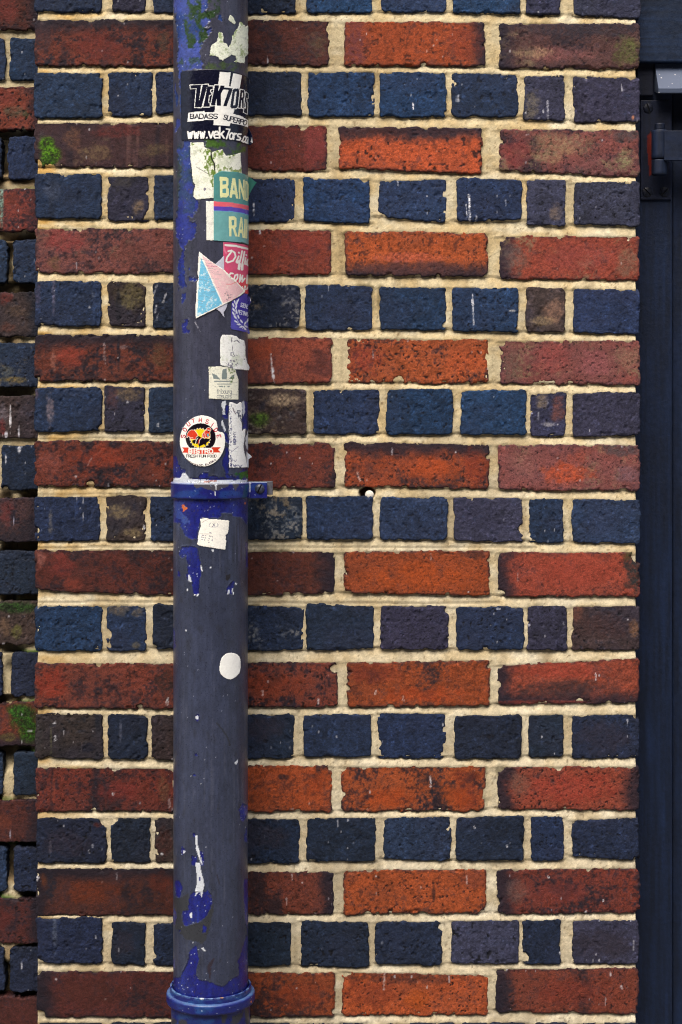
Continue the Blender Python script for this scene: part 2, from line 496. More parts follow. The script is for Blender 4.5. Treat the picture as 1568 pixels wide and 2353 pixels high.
# each brick as traced: x0, x1, top at x0, top at x1, bottom at x0, bottom at x1, look, chips, patches
bricks = []
_seed = [100]
def R(band, x0, x1, t0, t1, b0, b1, st, bites=(), patches=()):
    o = band * BR; _seed[0] += 13
    bricks.append(Brick((RX, RY), x0, x1, t0 + o, t1 + o, b0 + o, b1 + o, st,
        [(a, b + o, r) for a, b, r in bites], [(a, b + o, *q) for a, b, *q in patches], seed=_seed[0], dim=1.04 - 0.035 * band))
def L(band, x0, x1, t0, t1, b0, b1, st, bites=(), patches=()):
    o = band * BL; _seed[0] += 13
    bricks.append(Brick((LX, LY), x0, x1, t0 + o, t1 + o, b0 + o, b1 + o, st,
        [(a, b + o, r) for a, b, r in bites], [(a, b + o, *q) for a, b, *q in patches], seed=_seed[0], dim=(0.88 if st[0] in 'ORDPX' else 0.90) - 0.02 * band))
tn, gr, dk, pk, og, wh = (156, 134, 98), (70, 104, 30), (30, 28, 40), (150, 92, 88), (170, 72, 38), (188, 184, 180)
# right of the pipe
R(0, -67, 200, -125, -125, 52, 50, 'N'); R(0, 238, 500, -125, -125, 48, 48, 'T'); R(0, 533, 793, -128, -128, 46, 45, 'B')
R(0, 815, 1080, -125, -122, 48, 52, 'T'); R(0, 1100, 1240, -122, -120, 53, 56, 'V'); R(0, 1288, 1552, -118, -115, 60, 68, 'V')
R(0, -235, 330, 78, 78, 250, 256, 'Dkt', [(338, 240, 10)], [(280, 170, 60, 70, (96, 88, 66), .6)])
R(0, 390, 943, 82, 86, 255, 260, 'Or', [(700, 256, 16), (480, 262, 10)], [(430, 165, 58, 110, (100, 54, 58), .9), (860, 170, 90, 90, (120, 52, 38), .6)])
R(0, 998, 1550, 90, 88, 265, 268, 'Xlkt', [], [(1300, 110, 330, 40, (52, 46, 54), .75), (1500, 200, 60, 60, (84, 92, 48), .8), (1230, 210, 170, 40, pk, .55), (1120, 205, 90, 30, tn, .6)])
R(0, -67, 222, 278, 278, 455, 452, 'N'); R(0, 248, 508, 280, 280, 455, 458, 'T'); R(0, 530, 790, 282, 282, 455, 458, 'T', [(790, 440, 10)])
R(0, 812, 1072, 280, 288, 455, 458, 'B'); R(0, 1095, 1255, 297, 295, 470, 470, 'V', [], [(1130, 400, 40, 60, (110, 100, 82), .7)])
R(0, 1290, 1552, 295, 300, 480, 475, 'V', [], [(1523, 460, 8, 16, (200, 130, 95), 1)])
R(0, -235, 322, 487, 490, 665, 670, 'Dk', [], [(275, 580, 60, 90, (130, 58, 56), .8)])
R(0, 370, 930, 495, 500, 660, 682, 'Ou', [(935, 600, 14), (930, 575, 9)], [(500, 510, 130, 30, (60, 36, 36), .7)])
R(0, 1000, 1548, 505, 508, 668, 692, 'Pkt', [], [(1250, 560, 130, 50, tn, .6), (1490, 620, 50, 50, (128, 122, 88), .8), (1060, 600, 60, 70, (128, 52, 50), .6), (1500, 530, 60, 30, (64, 66, 70), .7), (1200, 610, 70, 30, tn, .6)])
R(0, -67, 196, 695, 695, 868, 870, 'B'); R(0, 228, 490, 695, 700, 868, 875, 'T', [(472, 698, 18)]); R(0, 525, 790, 703, 700, 850, 875, 'B', [(530, 868, 32)])
R(0, 833, 1088, 695, 703, 868, 862, 'B'); R(0, 1106, 1258, 703, 705, 880, 888, 'V', [], [(1220, 835, 30, 40, (120, 102, 88), .7)]); R(0, 1293, 1550, 712, 712, 880, 885, 'V')
R(0, -235, 338, 897, 900, 1079, 1075, 'Rk', [], [(220, 960, 110, 60, (120, 48, 44), .6)])
R(0, 393, 955, 908, 912, 1079, 1085, 'Od', [(760, 1085, 12), (955, 915, 14)], [(620, 1052, 280, 28, (84, 52, 50), .8), (640, 1010, 160, 20, (196, 100, 84), .5)])
R(0, 1000, 1550, 925, 922, 1092, 1100, 'Rlt', [(1002, 925, 22)], [(1060, 1010, 60, 70, (104, 92, 84), .6), (1330, 1010, 170, 70, (134, 64, 58), .7), (1500, 1030, 50, 60, (110, 90, 74), .7)])
R(1, -67, 218, 107, 117, 280, 285, 'Ngt'); R(1, 235, 500, 110, 115, 290, 293, 'B', [(385, 110, 10), (330, 106, 8)]); R(1, 528, 790, 118, 118, 290, 290, 'T', [(785, 270, 10)])
R(1, 812, 1073, 122, 125, 292, 300, 'T', [(1075, 280, 12)], [(1050, 215, 20, 7, wh, .9)]); R(1, 1103, 1258, 122, 125, 297, 297, 'W', [], [(1215, 215, 45, 60, (140, 106, 88), .8), (1160, 260, 60, 25, tn, .6)])
R(1, 1290, 1550, 127, 130, 300, 308, 'B')
R(1, -235, 342, 318, 320, 500, 500, 'R', [], [(60, 370, 70, 40, og, .5), (300, 420, 60, 60, (64, 40, 44), .6)])
R(1, 402, 958, 320, 325, 497, 500, 'O', [(605, 492, 22), (958, 395, 12)], [(470, 400, 80, 90, (128, 52, 44), .7), (860, 420, 90, 60, (182, 82, 44), .5)])
R(1, 1003, 1550, 330, 330, 500, 508, 'Pt', [(1006, 340, 14)], [(1050, 430, 50, 80, (96, 78, 68), .7), (1200, 400, 90, 60, (150, 70, 66), .6), (1500, 400, 60, 60, (136, 110, 88), .6), (1380, 420, 80, 60, (154, 88, 92), .5)])
R(1, -67, 240, 518, 523, 695, 700, 'Wgt', [], [(60, 640, 50, 40, gr, .8), (140, 565, 110, 35, (172, 152, 124), .8)]); R(1, 268, 528, 523, 520, 697, 700, 'B'); R(1, 555, 816, 522, 520, 700, 700, 'T')
R(1, 845, 1105, 528, 523, 700, 703, 'T'); R(1, 1120, 1262, 540, 530, 708, 708, 'V', [], [(1230, 600, 30, 60, (112, 66, 58), .8), (1165, 570, 25, 30, tn, .6), (1190, 662, 40, 12, wh, .6)]); R(1, 1287, 1550, 537, 533, 710, 703, 'V')
R(1, -235, 355, 728, 735, 910, 912, 'Rk', [(350, 735, 18), (356, 830, 9)])
R(1, 392, 958, 728, 740, 905, 915, 'Oku', [(955, 790, 10)], [(760, 830, 130, 60, (190, 80, 34), .6), (900, 830, 60, 80, (118, 48, 36), .6)])
R(1, 993, 1550, 742, 740, 918, 920, 'Pt', [], [(1250, 850, 120, 50, (176, 76, 46), .85), (1310, 790, 60, 40, (150, 72, 56), .7), (1480, 760, 90, 30, (70, 62, 66), .8), (1100, 830, 80, 60, (138, 92, 84), .6), (1500, 860, 60, 40, (112, 84, 92), .7)])
R(1, -67, 225, 942, 945, 1113, 1113, 'Ngt'); R(1, 240, 502, 942, 942, 1115, 1109, 'B'); R(1, 530, 795, 945, 945, 1115, 1115, 'B')
R(1, 820, 1090, 945, 948, 1118, 1121, 'V', [(1088, 1070, 18)]); R(1, 1115, 1250, 950, 950, 1125, 1125, 'B'); R(1, 1285, 1552, 952, 955, 1125, 1127, 'B')
R(2, -235, 352, 150, 155, 335, 322, 'Dkr'); R(2, 388, 962, 155, 152, 318, 330, 'O', [(390, 320, 18), (962, 190, 9)], [(680, 250, 240, 60, (182, 78, 26), .5), (900, 170, 70, 20, dk, .5)])
R(2, 993, 1550, 157, 160, 330, 333, 'Rl', [(1545, 175, 28), (1000, 325, 24)], [(1300, 230, 180, 80, (152, 64, 48), .7), (1525, 240, 42, 100, (38, 42, 44), .95), (1520, 170, 40, 25, (66, 70, 40), .8)])
R(2, -67, 230, 362, 370, 545, 545, 'Ngg', [(232, 490, 9)]); R(2, 240, 505, 360, 370, 545, 538, 'N'); R(2, 533, 800, 368, 370, 540, 540, 'V', [(800, 385, 16)]); R(2, 830, 1095, 370, 370, 545, 543, 'B')
R(2, 1108, 1265, 370, 370, 543, 545, 'V'); R(2, 1285, 1550, 368, 368, 543, 543, 'Wk', [], [(1305, 395, 25, 40, (130, 80, 62), .7), (1525, 455, 20, 40, (140, 100, 70), .7), (1400, 440, 120, 70, (70, 46, 44), .6)])
R(2, -235, 365, 590, 588, 768, 765, 'Rk', [(352, 615, 22)], [(140, 680, 140, 60, (136, 56, 30), .6)])
R(2, 400, 962, 590, 582, 765, 762, 'Ok', [(402, 690, 12), (958, 605, 10)], [(500, 620, 120, 60, (110, 46, 34), .7), (700, 720, 180, 40, (170, 66, 28), .6)])
R(2, 993, 1548, 600, 572, 757, 750, 'Rld', [(1000, 600, 14)], [(1250, 620, 220, 40, (156, 64, 48), .8), (1270, 695, 250, 40, (58, 42, 44), .85), (1200, 748, 250, 12, (124, 54, 44), .8)])
R(2, -67, 193, 792, 792, 968, 968, 'N', [], [(80, 850, 90, 60, (52, 44, 54), .6)]); R(2, 230, 495, 797, 792, 962, 962, 'B'); R(2, 522, 788, 788, 790, 968, 968, 'B', [(790, 955, 12)])
R(2, 822, 1087, 800, 795, 968, 968, 'N', [], [(960, 880, 30, 12, (16, 17, 26), .9)]); R(2, 1112, 1252, 795, 793, 962, 962, 'N'); R(2, 1285, 1548, 797, 790, 967, 968, 'N', [(1545, 797, 20)], [(1400, 880, 120, 70, (48, 42, 54), .6)])
R(3, -235, 340, -8, -8, 175, 173, 'Ok', [(340, 0, 16)], [(150, 40, 30, 14, dk, .8), (280, 60, 60, 60, (160, 64, 26), .6)])
R(3, 380, 945, -8, -8, 172, 170, 'Ok', [(384, 105, 10), (385, 0, 14)], [(560, 120, 140, 40, (172, 70, 26), .7), (870, 90, 70, 80, (112, 46, 32), .7), (820, 100, 70, 60, (176, 74, 26), .7)])
R(3, 993, 1548, -5, -8, 165, 168, 'Rlr', [(1000, 0, 16)], [(1260, 80, 200, 70, (156, 58, 44), .7), (1080, 70, 50, 50, (110, 84, 72), .6)])
R(3, -67, 215, 198, 200, 378, 375, 'N', [], [(60, 280, 130, 80, (50, 42, 52), .6)]); R(3, 243, 513, 198, 193, 370, 370, 'N'); R(3, 545, 808, 195, 190, 362, 365, 'B', [(812, 230, 10), (545, 195, 12)])
R(3, 830, 1095, 192, 190, 367, 367, 'N'); R(3, 1122, 1252, 190, 192, 367, 367, 'B', [(1256, 205, 10)]); R(3, 1285, 1548, 205, 193, 350, 365, 'N', [(1285, 205, 14), (1535, 365, 14)])
R(3, -235, 348, 410, 408, 575, 578, 'Rkr', [(345, 405, 14)]); R(3, 388, 948, 402, 397, 578, 570, 'O', [(480, 580, 16)], [(740, 490, 8, 60, (50, 30, 30), .8), (900, 440, 60, 40, (120, 60, 46), .6)])
R(3, 990, 1548, 397, 395, 573, 570, 'Rlk', [(1350, 396, 12), (1060, 398, 14)], [(1070, 490, 50, 50, (112, 86, 78), .6), (1250, 480, 160, 60, (124, 54, 48), .6)])
R(3, -67, 182, 608, 608, 780, 778, 'N'); R(3, 218, 488, 600, 605, 780, 783, 'N'); R(3, 512, 772, 605, 603, 773, 775, 'N', [(775, 625, 16)]); R(3, 810, 1077, 600, 598, 770, 768, 'V')
R(3, 1090, 1240, 598, 596, 772, 770, 'N', [(1092, 745, 24)]); R(3, 1285, 1545, 600, 598, 772, 772, 'V', [], [(1410, 690, 120, 70, (46, 40, 50), .7)])
R(3, -235, 352, 803, 803, 985, 975, 'Ok', [(352, 960, 12)], [(200, 900, 160, 60, (134, 54, 28), .6)])
R(3, 380, 953, 800, 812, 975, 970, 'O', [(710, 800, 14), (395, 800, 20), (953, 808, 18)], [(620, 825, 220, 30, (62, 38, 38), .7), (500, 880, 120, 60, (118, 50, 32), .6), (680, 910, 60, 40, (178, 82, 26), .6)])
R(3, 987, 1545, 790, 785, 958, 970, 'Rlk', [], [(1280, 880, 190, 70, (118, 48, 36), .6)])
for x0, x1 in ((-67, 180), (205, 470), (555, 825), (850, 1110), (1135, 1270), (1300, 1545)):
    R(3, x0, x1, 1001, 1000, 1178, 1178, 'N')
# left of the pipe
L(0, 265, 795, -255, -255, 90, 92, 'B'); L(0, 880, 1140, -255, -255, 85, 92, 'V'); L(0, 1197, 1720, -255, -255, 98, 98, 'B')
L(0, 270, 1395, 150, 148, 515, 518, 'Rkus', [], [(800, 350, 280, 150, (118, 50, 44), .7), (340, 300, 80, 130, (60, 46, 54), .7), (1280, 330, 60, 120, (88, 74, 60), .6)])
L(0, 270, 803, 565, 570, 922, 920, 'B', [(800, 590, 22)]); L(0, 843, 1195, 560, 560, 905, 912, 'B', [(850, 905, 36)]); L(0, 1222, 1740, 560, 560, 890, 888, 'B')
L(0, 270, 1395, 960, 958, 1310, 1312, 'Xkst', [(285, 1290, 40)], [(330, 1100, 40, 90, (66, 62, 66), .7), (365, 1125, 80, 80, (84, 134, 24), 1.0), (395, 1210, 100, 90, (90, 142, 28), 1.0), (380, 1260, 80, 60, (76, 124, 26), 1.0),
    (900, 1020, 200, 60, (112, 48, 44), .7), (760, 1200, 130, 70, (126, 104, 76), .7), (1200, 1180, 160, 80, (108, 92, 66), .7), (560, 1080, 80, 110, (124, 86, 66), .7)])
L(0, 270, 798, 1358, 1358, 1712, 1710, 'Bs', [(795, 1715, 20)], [(400, 1480, 90, 110, (84, 90, 110), .5)]); L(0, 843, 1165, 1372, 1375, 1730, 1738, 'V', [(1175, 1680, 12)], [(1090, 1620, 70, 70, (134, 112, 88), .85), (950, 1430, 90, 60, (64, 60, 56), .7)]); L(0, 1208, 1740, 1368, 1370, 1725, 1725, 'B')
L(0, 275, 1395, 1785, 1790, 2137, 2142, 'Pkt', [], [(520, 1900, 160, 110, (146, 62, 60), .8), (1050, 1960, 200, 120, (104, 60, 54), .6), (420, 2050, 70, 60, (116, 88, 60), .7)])
L(1, 270, 795, 195, 198, 550, 550, 'B', [(340, 560, 40), (430, 575, 42), (280, 575, 30)], [(420, 300, 20, 160, (128, 116, 136), .6), (300, 300, 30, 120, (92, 74, 92), .5)])
L(1, 845, 1140, 200, 205, 553, 558, 'W', [(845, 380, 16), (1140, 200, 36)], [(1030, 330, 110, 130, (112, 102, 66), .8), (930, 420, 22, 150, (32, 32, 42), .9)]); L(1, 1200, 1740, 208, 210, 565, 570, 'N')
L(1, 270, 1395, 612, 615, 978, 982, 'Ruk', [(290, 970, 34)], [(560, 800, 140, 110, (158, 62, 46), .8), (930, 750, 18, 150, (28, 28, 40), 1.0), (1250, 780, 90, 130, (92, 72, 50), .7), (420, 850, 26, 120, (176, 120, 104), .6), (300, 920, 40, 40, dk, .9)])
L(1, 268, 798, 1030, 1030, 1382, 1372, 'B', [(800, 1360, 46), (730, 1390, 32), (660, 1405, 26)], [(395, 1230, 34, 170, (140, 122, 128), .8), (290, 1080, 26, 60, (128, 92, 98), .6)])
L(1, 820, 1135, 1018, 1030, 1380, 1382, 'V', [], [(1000, 1090, 120, 60, (124, 104, 78), .8), (880, 1120, 50, 110, (88, 56, 56), .7)]); L(1, 1165, 1740, 1025, 1028, 1388, 1390, 'B')
L(1, 270, 1395, 1450, 1452, 1810, 1812, 'Rk', [(710, 1800, 44), (300, 1815, 10)], [(760, 1600, 240, 130, (156, 60, 36), .75), (1200, 1700, 120, 90, (158, 72, 48), .6), (400, 1620, 110, 140, (150, 84, 74), .5), (1330, 1500, 90, 60, (52, 36, 40), .8), (900, 1480, 50, 30, dk, .9)])
L(1, 270, 785, 1885, 1885, 2239, 2239, 'B', [(275, 2150, 30)], [(395, 2090, 24, 140, (132, 122, 112), .6)]); L(1, 830, 1145, 1880, 1880, 2238, 2238, 'W', [(1148, 2170, 14)], [(960, 2010, 120, 80, (142, 124, 92), .8), (1040, 2170, 90, 40, (146, 128, 94), .8), (890, 2150, 60, 90, (48, 48, 60), .7)]); L(1, 1178, 1740, 1880, 1880, 2238, 2238, 'B')
L(2, 275, 1395, 295, 295, 618, 662, 'Dk', [(290, 630, 30), (690, 680, 14), (960, 665, 12)], [(320, 360, 50, 70, (168, 104, 92), .8), (480, 420, 120, 110, (140, 58, 50), .7), (560, 560, 90, 50, (150, 66, 48), .7)])
L(2, 270, 803, 735, 732, 1095, 1095, 'T', [(730, 735, 16)]); L(2, 832, 1145, 738, 735, 1090, 1095, 'B', [(840, 960, 40), (852, 1050, 22), (1152, 1020, 18)], [(930, 770, 90, 50, (118, 102, 84), .8), (1070, 1045, 50, 40, (124, 110, 86), .8), (1080, 790, 50, 40, (120, 104, 84), .7)]); L(2, 1198, 1740, 725, 725, 1075, 1078, 'N', [(1205, 1065, 30)])
L(2, 272, 1395, 1185, 1185, 1540, 1545, 'Rk', [(770, 1195, 26), (1100, 1530, 26)], [(400, 1350, 140, 140, (152, 54, 36), .8), (770, 1405, 50, 46, (30, 30, 42), 1.0), (420, 1470, 50, 12, dk, 1.0), (430, 1515, 30, 28, dk, 1.0), (1300, 1350, 100, 150, (62, 44, 40), .7)])
L(2, 275, 808, 1580, 1585, 1935, 1942, 'Ws', [(380, 1950, 32)], [(680, 1850, 66, 56, (26, 27, 42), 1.0), (300, 1750, 40, 150, (58, 56, 58), .7), (400, 1760, 10, 160, (92, 90, 66), .7)]); L(2, 848, 1155, 1588, 1590, 1943, 1943, 'N', [], [(945, 1700, 14, 120, (110, 112, 130), .6)]); L(2, 1185, 1740, 1595, 1595, 1945, 1945, 'W', [(1190, 1945, 30)])
L(3, 280, 1395, -5, 5, 345, 350, 'Rks', [], [(420, 170, 18, 150, (160, 72, 50), .7), (900, 180, 220, 110, (134, 50, 44), .7), (1280, 150, 50, 140, (120, 86, 62), .7)])
L(3, 285, 835, 395, 395, 748, 750, 'N', [(840, 410, 56)], [(765, 450, 60, 34, (86, 36, 32), .9), (480, 580, 240, 140, (48, 40, 54), .7), (395, 620, 14, 110, (100, 96, 108), .6)]); L(3, 870, 1183, 393, 393, 745, 750, 'N', [(870, 400, 50), (875, 740, 20)]); L(3, 1217, 1740, 395, 395, 750, 752, 'W', [], [(1290, 580, 80, 140, (84, 46, 42), .7)])
L(3, 285, 1395, 790, 792, 1160, 1160, 'Dkul', [], [(400, 950, 60, 140, (30, 34, 48), .8), (700, 980, 240, 110, (124, 54, 28), .7), (1250, 900, 120, 90, (118, 48, 30), .6), (340, 900, 40, 70, (128, 66, 34), .7)])
L(3, 285, 805, 1175, 1175, 1540, 1540, 'B', [(300, 1545, 46), (360, 1560, 26), (805, 1540, 22)], [(430, 1300, 26, 190, (96, 104, 122), .7)]); L(3, 875, 1140, 1210, 1210, 1540, 1555, 'N', [(1150, 1400, 18)], [(1000, 1380, 110, 120, (46, 40, 52), .7)]); L(3, 1205, 1740, 1210, 1205, 1550, 1550, 'N', [(1200, 1480, 24), (1205, 1215, 24)])
L(3, 290, 1395, 1600, 1600, 1952, 1968, 'Dkl', [(300, 1955, 52), (290, 1600, 40)], [(700, 1760, 300, 120, (80, 40, 32), .6)])
for x0, x1 in ((300, 810), (860, 1150), (1190, 1700)):
    L(3, x0, x1, 1997, 2000, 2350, 2350, 'N')

# courses above and below the frame, plain
def course(sheetlist, fy, odd, xs, py=0.0, cell=0.0035):
    for x0, x1 in xs:
        _seed[0] += 13
        st = ('RDOk'[_seed[0] % 3] + 'k') if odd else 'BNV'[_seed[0] % 3]
        sheetlist.append(Brick((lambda a: a, lambda a: a), x0, x1, fy, fy, fy + 182, fy + 182, st, seed=_seed[0], cell=cell, py=py))
blue_xs = [(140, 408), (430, 585), (612, 890), (912, 1190), (1220, 1490), (1520, 1790), (1815, 2095), (2120, 2265), (2290, 2562)]
red_xs = [(140, 712), (740, 1320), (1375, 1945), (1995, 2562)]
for i in range(1, 6):
    course(bricks, -127 - 208 * i, i % 2 == 1, red_xs if i % 2 == 1 else blue_xs)
for i in range(1, 8):
    course(bricks, 4096 + 208 * i, i % 2 == 1, red_xs if i % 2 == 1 else blue_xs)

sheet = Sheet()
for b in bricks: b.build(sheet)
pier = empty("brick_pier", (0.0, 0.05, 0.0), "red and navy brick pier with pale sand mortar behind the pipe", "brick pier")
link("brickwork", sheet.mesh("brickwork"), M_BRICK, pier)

grooves = [(2 * BR + 138, -300, 1150), (2 * BR + 357, -300, 1000), (1 * BR + 712, -300, 380)]
groovesL = [(2 * BL + 277, 280, 1500), (2 * BL + 706, 280, 1500), (1 * BL + 1430, 280, 1400), (1 * BL + 1868, 280, 1400)]
hx, hz = to_world(RX(481), RY(BR + 930), 0.0)
def pier_extra(dep, c, X, Z, U, W):
    for (y, x0, x1), (cx, cy) in [(g, (RX, RY)) for g in grooves] + [(g, (LX, LY)) for g in groovesL]:
        xa, z = to_world(cx(x0), cy(y), 0.0); xb, _ = to_world(cx(x1), cy(y), 0.0)
        g = np.abs(Z - z + 0.0012 * fbm(X * 14, X * 0, 77, 2))
        f = sm(0.0022, 0.0008, g) * ((X > xa) & (X < xb))
        dep = dep + 0.0013 * f
        c = c * (1 - 0.2 * f[:, None])
    d = np.hypot((X - hx) / 1.25, Z - hz) + 0.0012 * fbm(X * 200, Z * 200, 5, 2)
    f = sm(0.011, 0.007, d)
    dep = dep + 0.02 * f
    c = c * (1 - 0.8 * f[:, None]) + rgb(70, 40, 30) * 0.8 * f[:, None]
    return dep, c
def pier_tint(c, X, Z, D, U, W, n1, n2, n3):
    # yellow staining near the free corner, darker line along the underside of each brick
    f = (sm(-0.30, -0.46, X + 0.05 * n1) * sm(-0.2, 0.6, fbm(X * 20, Z * 60, 71, 3)) * 0.7)[:, None]
    c = c * (1 - f) + rgb(176, 128, 52) * f
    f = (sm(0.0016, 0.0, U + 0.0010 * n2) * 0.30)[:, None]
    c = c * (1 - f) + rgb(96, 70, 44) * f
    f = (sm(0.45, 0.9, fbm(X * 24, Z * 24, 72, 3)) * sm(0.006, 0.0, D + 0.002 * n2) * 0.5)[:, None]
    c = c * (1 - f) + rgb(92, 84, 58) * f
    f = (sm(0.15, 0.9, fbm(X * 9, Z * 5, 73, 4, 0.6)) * 0.4)[:, None]
    c = c * (1 - f) + rgb(150, 136, 108) * f
    f = (sm(0.25, 0.9, fbm(X * 70, Z * 6, 74, 3)) * 0.3)[:, None]
    c = c * (1 - f) + rgb(132, 116, 88) * f
    f = sm(1.75, 0.75, Z)[:, None] * 0.45
    grey = c.mean(1, keepdims=True) * np.array([1.04, 1.0, 0.90])
    return c * (1 - f) + grey * f
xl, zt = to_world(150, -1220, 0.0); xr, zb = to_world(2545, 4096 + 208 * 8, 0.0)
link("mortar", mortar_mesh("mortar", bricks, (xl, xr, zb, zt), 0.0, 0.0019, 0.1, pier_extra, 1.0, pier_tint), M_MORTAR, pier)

# ------------------------------------------------------------------ the wall set back on the left
LW = 0.045
bricks2 = []
def K(band, x0, x1, t0, b0, st, bites=(), patches=(), dt=0):
    o = band * BL; _seed[0] += 13
    if x1 == X1: ROWS2.append((t0 + o, b0 + o, x0 < -100))
    bricks2.append(Brick((LX, LY), x0, x1, t0 + o, t0 + o + dt, b0 + o, b0 + o + dt, st,
        [(a, b + o, r) for a, b, r in bites], [(a, b + o, *q) for a, b, *q in patches], py=LW, seed=_seed[0],
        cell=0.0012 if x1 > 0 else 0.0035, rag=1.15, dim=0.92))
X1 = 345
ROWS2 = []
mo = (44, 78, 22)
def blues(band, xa, xb, t, b, st='B', pa=()):
    K(band, xb, X1, t, b, st, [], pa); K(band, xb - 120 - 430, xa, t, b, 'B'); K(band, xb - 720 - 430, xa - 600, t, b, 'N')
K(0, -820, X1, -150, 232, 'Dkr', [], [(60, 60, 90, 130, (112, 46, 40), .7)])
blues(0, 40, 78, 295, 628, 'T')
K(0, -760, X1, 680, 1015, 'Rr', [], [(110, 870, 110, 50, (84, 82, 66), .8), (40, 760, 90, 60, (112, 50, 46), .6), (200, 900, 40, 40, (60, 68, 44), .8)])
blues(0, 12, 62, 1070, 1405)
K(0, -800, X1, 1480, 1812, 'Rkr', [], [(14, 1600, 20, 260, (128, 164, 150), .9), (100, 1560, 70, 60, (122, 54, 38), .7)])
blues(0, 55, 105, 1878, 2218, 'B')
K(1, -780, X1, 282, 628, 'Wkr', [], [(40, 330, 70, 60, (116, 44, 38), .7), (130, 430, 110, 60, (92, 72, 58), .7), (60, 560, 80, 50, (110, 64, 52), .6)])
K(1, -760, X1, 680, 1025, 'Bt', [], [(120, 970, 120, 30, (132, 110, 62), .8), (60, 900, 60, 40, (96, 96, 88), .6)])
K(1, -800, X1, 1092, 1430, 'Wk', [], [(20, 1230, 60, 90, (120, 112, 122), .7), (20, 1340, 30, 60, (110, 40, 40), .8), (82, 1260, 9, 110, (235, 235, 240), 1.0), (150, 1380, 8, 50, (225, 225, 235), 1.0), (50, 1400, 12, 30, (220, 220, 232), 1.0)])
K(1, 8, X1, 1487, 1835, 'N', [(40, 1835, 40)], [(150, 1520, 16, 30, (225, 225, 232), 1.0), (45, 1590, 8, 50, (210, 212, 222), 1.0)]); K(1, -560, -45, 1487, 1835, 'B')
K(1, -800, X1, 1897, 2240, 'Xkr', [], [(60, 2000, 70, 120, (118, 52, 50), .7), (108, 2070, 8, 60, (168, 166, 186), .9)])
K(2, -800, X1, 302, 645, 'N')
K(2, -800, X1, 702, 1040, 'Wk', [], [(150, 750, 160, 60, (40, 66, 26), 1.0), (30, 740, 80, 45, (40, 66, 26), .9), (130, 940, 50, 60, (98, 96, 52), .9), (40, 900, 60, 80, (128, 100, 76), .6)])
blues(2, 18, 85, 1102, 1450, 'N')
K(2, -800, X1, 1492, 1842, 'Rkd', [], [(180, 1610, 140, 130, mo, 1.0), (225, 1700, 110, 130, (46, 84, 20), 1.0), (130, 1560, 90, 60, (50, 90, 28), 1.0), (60, 1770, 70, 40, (96, 86, 46), .8)])
blues(2, 20, 105, 1885, 2222, 'N')
K(3, -800, X1, 256, 585, 'Dkr', [], [(40, 430, 60, 90, (112, 56, 40), .7), (80, 520, 6, 50, (170, 170, 190), .9)])
blues(3, 55, 110, 622, 970, 'N')
K(3, -800, X1, 1026, 1380, 'Dkr', [], [(40, 1200, 80, 110, (92, 38, 34), .7)])
blues(3, 35, 76, 1410, 1755, 'N', [(170, 1550, 8, 50, (215, 215, 225), 1.0), (220, 1745, 10, 10, (225, 225, 230), 1.0)])
K(3, -800, X1, 1796, 2140, 'Dk')
blues(3, 40, 90, 2200, 2540, 'N')
for i in range(1, 6):
    y = -160 - 205 * i
    course(bricks2, y, i % 2 == 0, [(-400, -130), (-110, 20), (42, 180)] if i % 2 else [(-400, 180)], LW)
for i in range(0, 8):
    y = 4380 + 205 * i
    course(bricks2, y, i % 2 == 0, [(-400, -130), (-110, 20), (42, 180)] if i % 2 else [(-400, 180)], LW)
for t, b_, wide in ROWS2:
    xs = [(-1720 - 0, -840), (-2640, -1750)] if wide else [(-1710, -1190), (-2260, -1740), (-2800, -2290)]
    for xa, xb in xs:
        _seed[0] += 13
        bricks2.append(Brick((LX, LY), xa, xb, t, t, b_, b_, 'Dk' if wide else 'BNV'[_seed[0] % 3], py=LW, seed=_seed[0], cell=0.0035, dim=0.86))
for i in list(range(-6, 0)) + list(range(1, 9)):
    y = (-160 + 205 * i) if i < 0 else (4380 + 205 * (i - 1))
    course(bricks2, y, True, [(-930, -420)], LW); course(bricks2, y, True, [(-1400, -960)], LW)
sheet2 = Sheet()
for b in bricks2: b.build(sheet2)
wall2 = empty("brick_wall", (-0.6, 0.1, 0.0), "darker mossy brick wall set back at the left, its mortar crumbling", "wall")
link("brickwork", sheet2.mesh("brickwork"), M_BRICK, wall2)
def rec_extra(dep, c, X, Z, U, W):
    # pointing has dropped out in places
    f = sm(0.05, 0.5, fbm(X * 16, Z * 11, 301, 3) + 0.25 * ((U < 0.029) & (W < 0.029)) - 0.9 * sm(1.95, 2.08, Z) + 0.05)
    dep = dep + 0.018 * f
    c = c * (1 - 0.45 * f[:, None])
    f = (sm(0.1, 0.6, fbm(X * 13, Z * 9, 302, 3)) * sm(0.008, 0.0, W))[:, None]
    c = c * (1 - 0.8 * f) + rgb(*mo) * 0.8 * f
    return dep, c
def rec_tint(c, X, Z, D, U, W, n1, n2, n3):
    f = sm(-0.4, 0.6, n1 + n2 * 0.5)[:, None] * 0.7
    return (c * (1 - f) + rgb(150, 128, 96) * f) * 0.9
xa, za = to_world(-1390, -1220, LW); xb, zb2 = to_world(190, 4096 + 208 * 8, LW)
link("mortar", mortar_mesh("mortar", bricks2, (xa, xb, zb2, za), LW, 0.005, 0.1, rec_extra, 0.6, rec_tint, seed=950), M_MORTAR, wall2)

# ------------------------------------------------------------------ painting on a surface from traced outlines
def inpoly(px, py, pts):
    r = np.zeros(px.shape, bool)
    n = len(pts)
    for i in range(n):
        x1, y1 = pts[i]; x2, y2 = pts[(i + 1) % n]
        if y1 == y2: continue
        c = ((y1 > py) != (y2 > py)) & (px < (x2 - x1) * (py - y1) / (y2 - y1) + x1)
        r ^= c
    return r

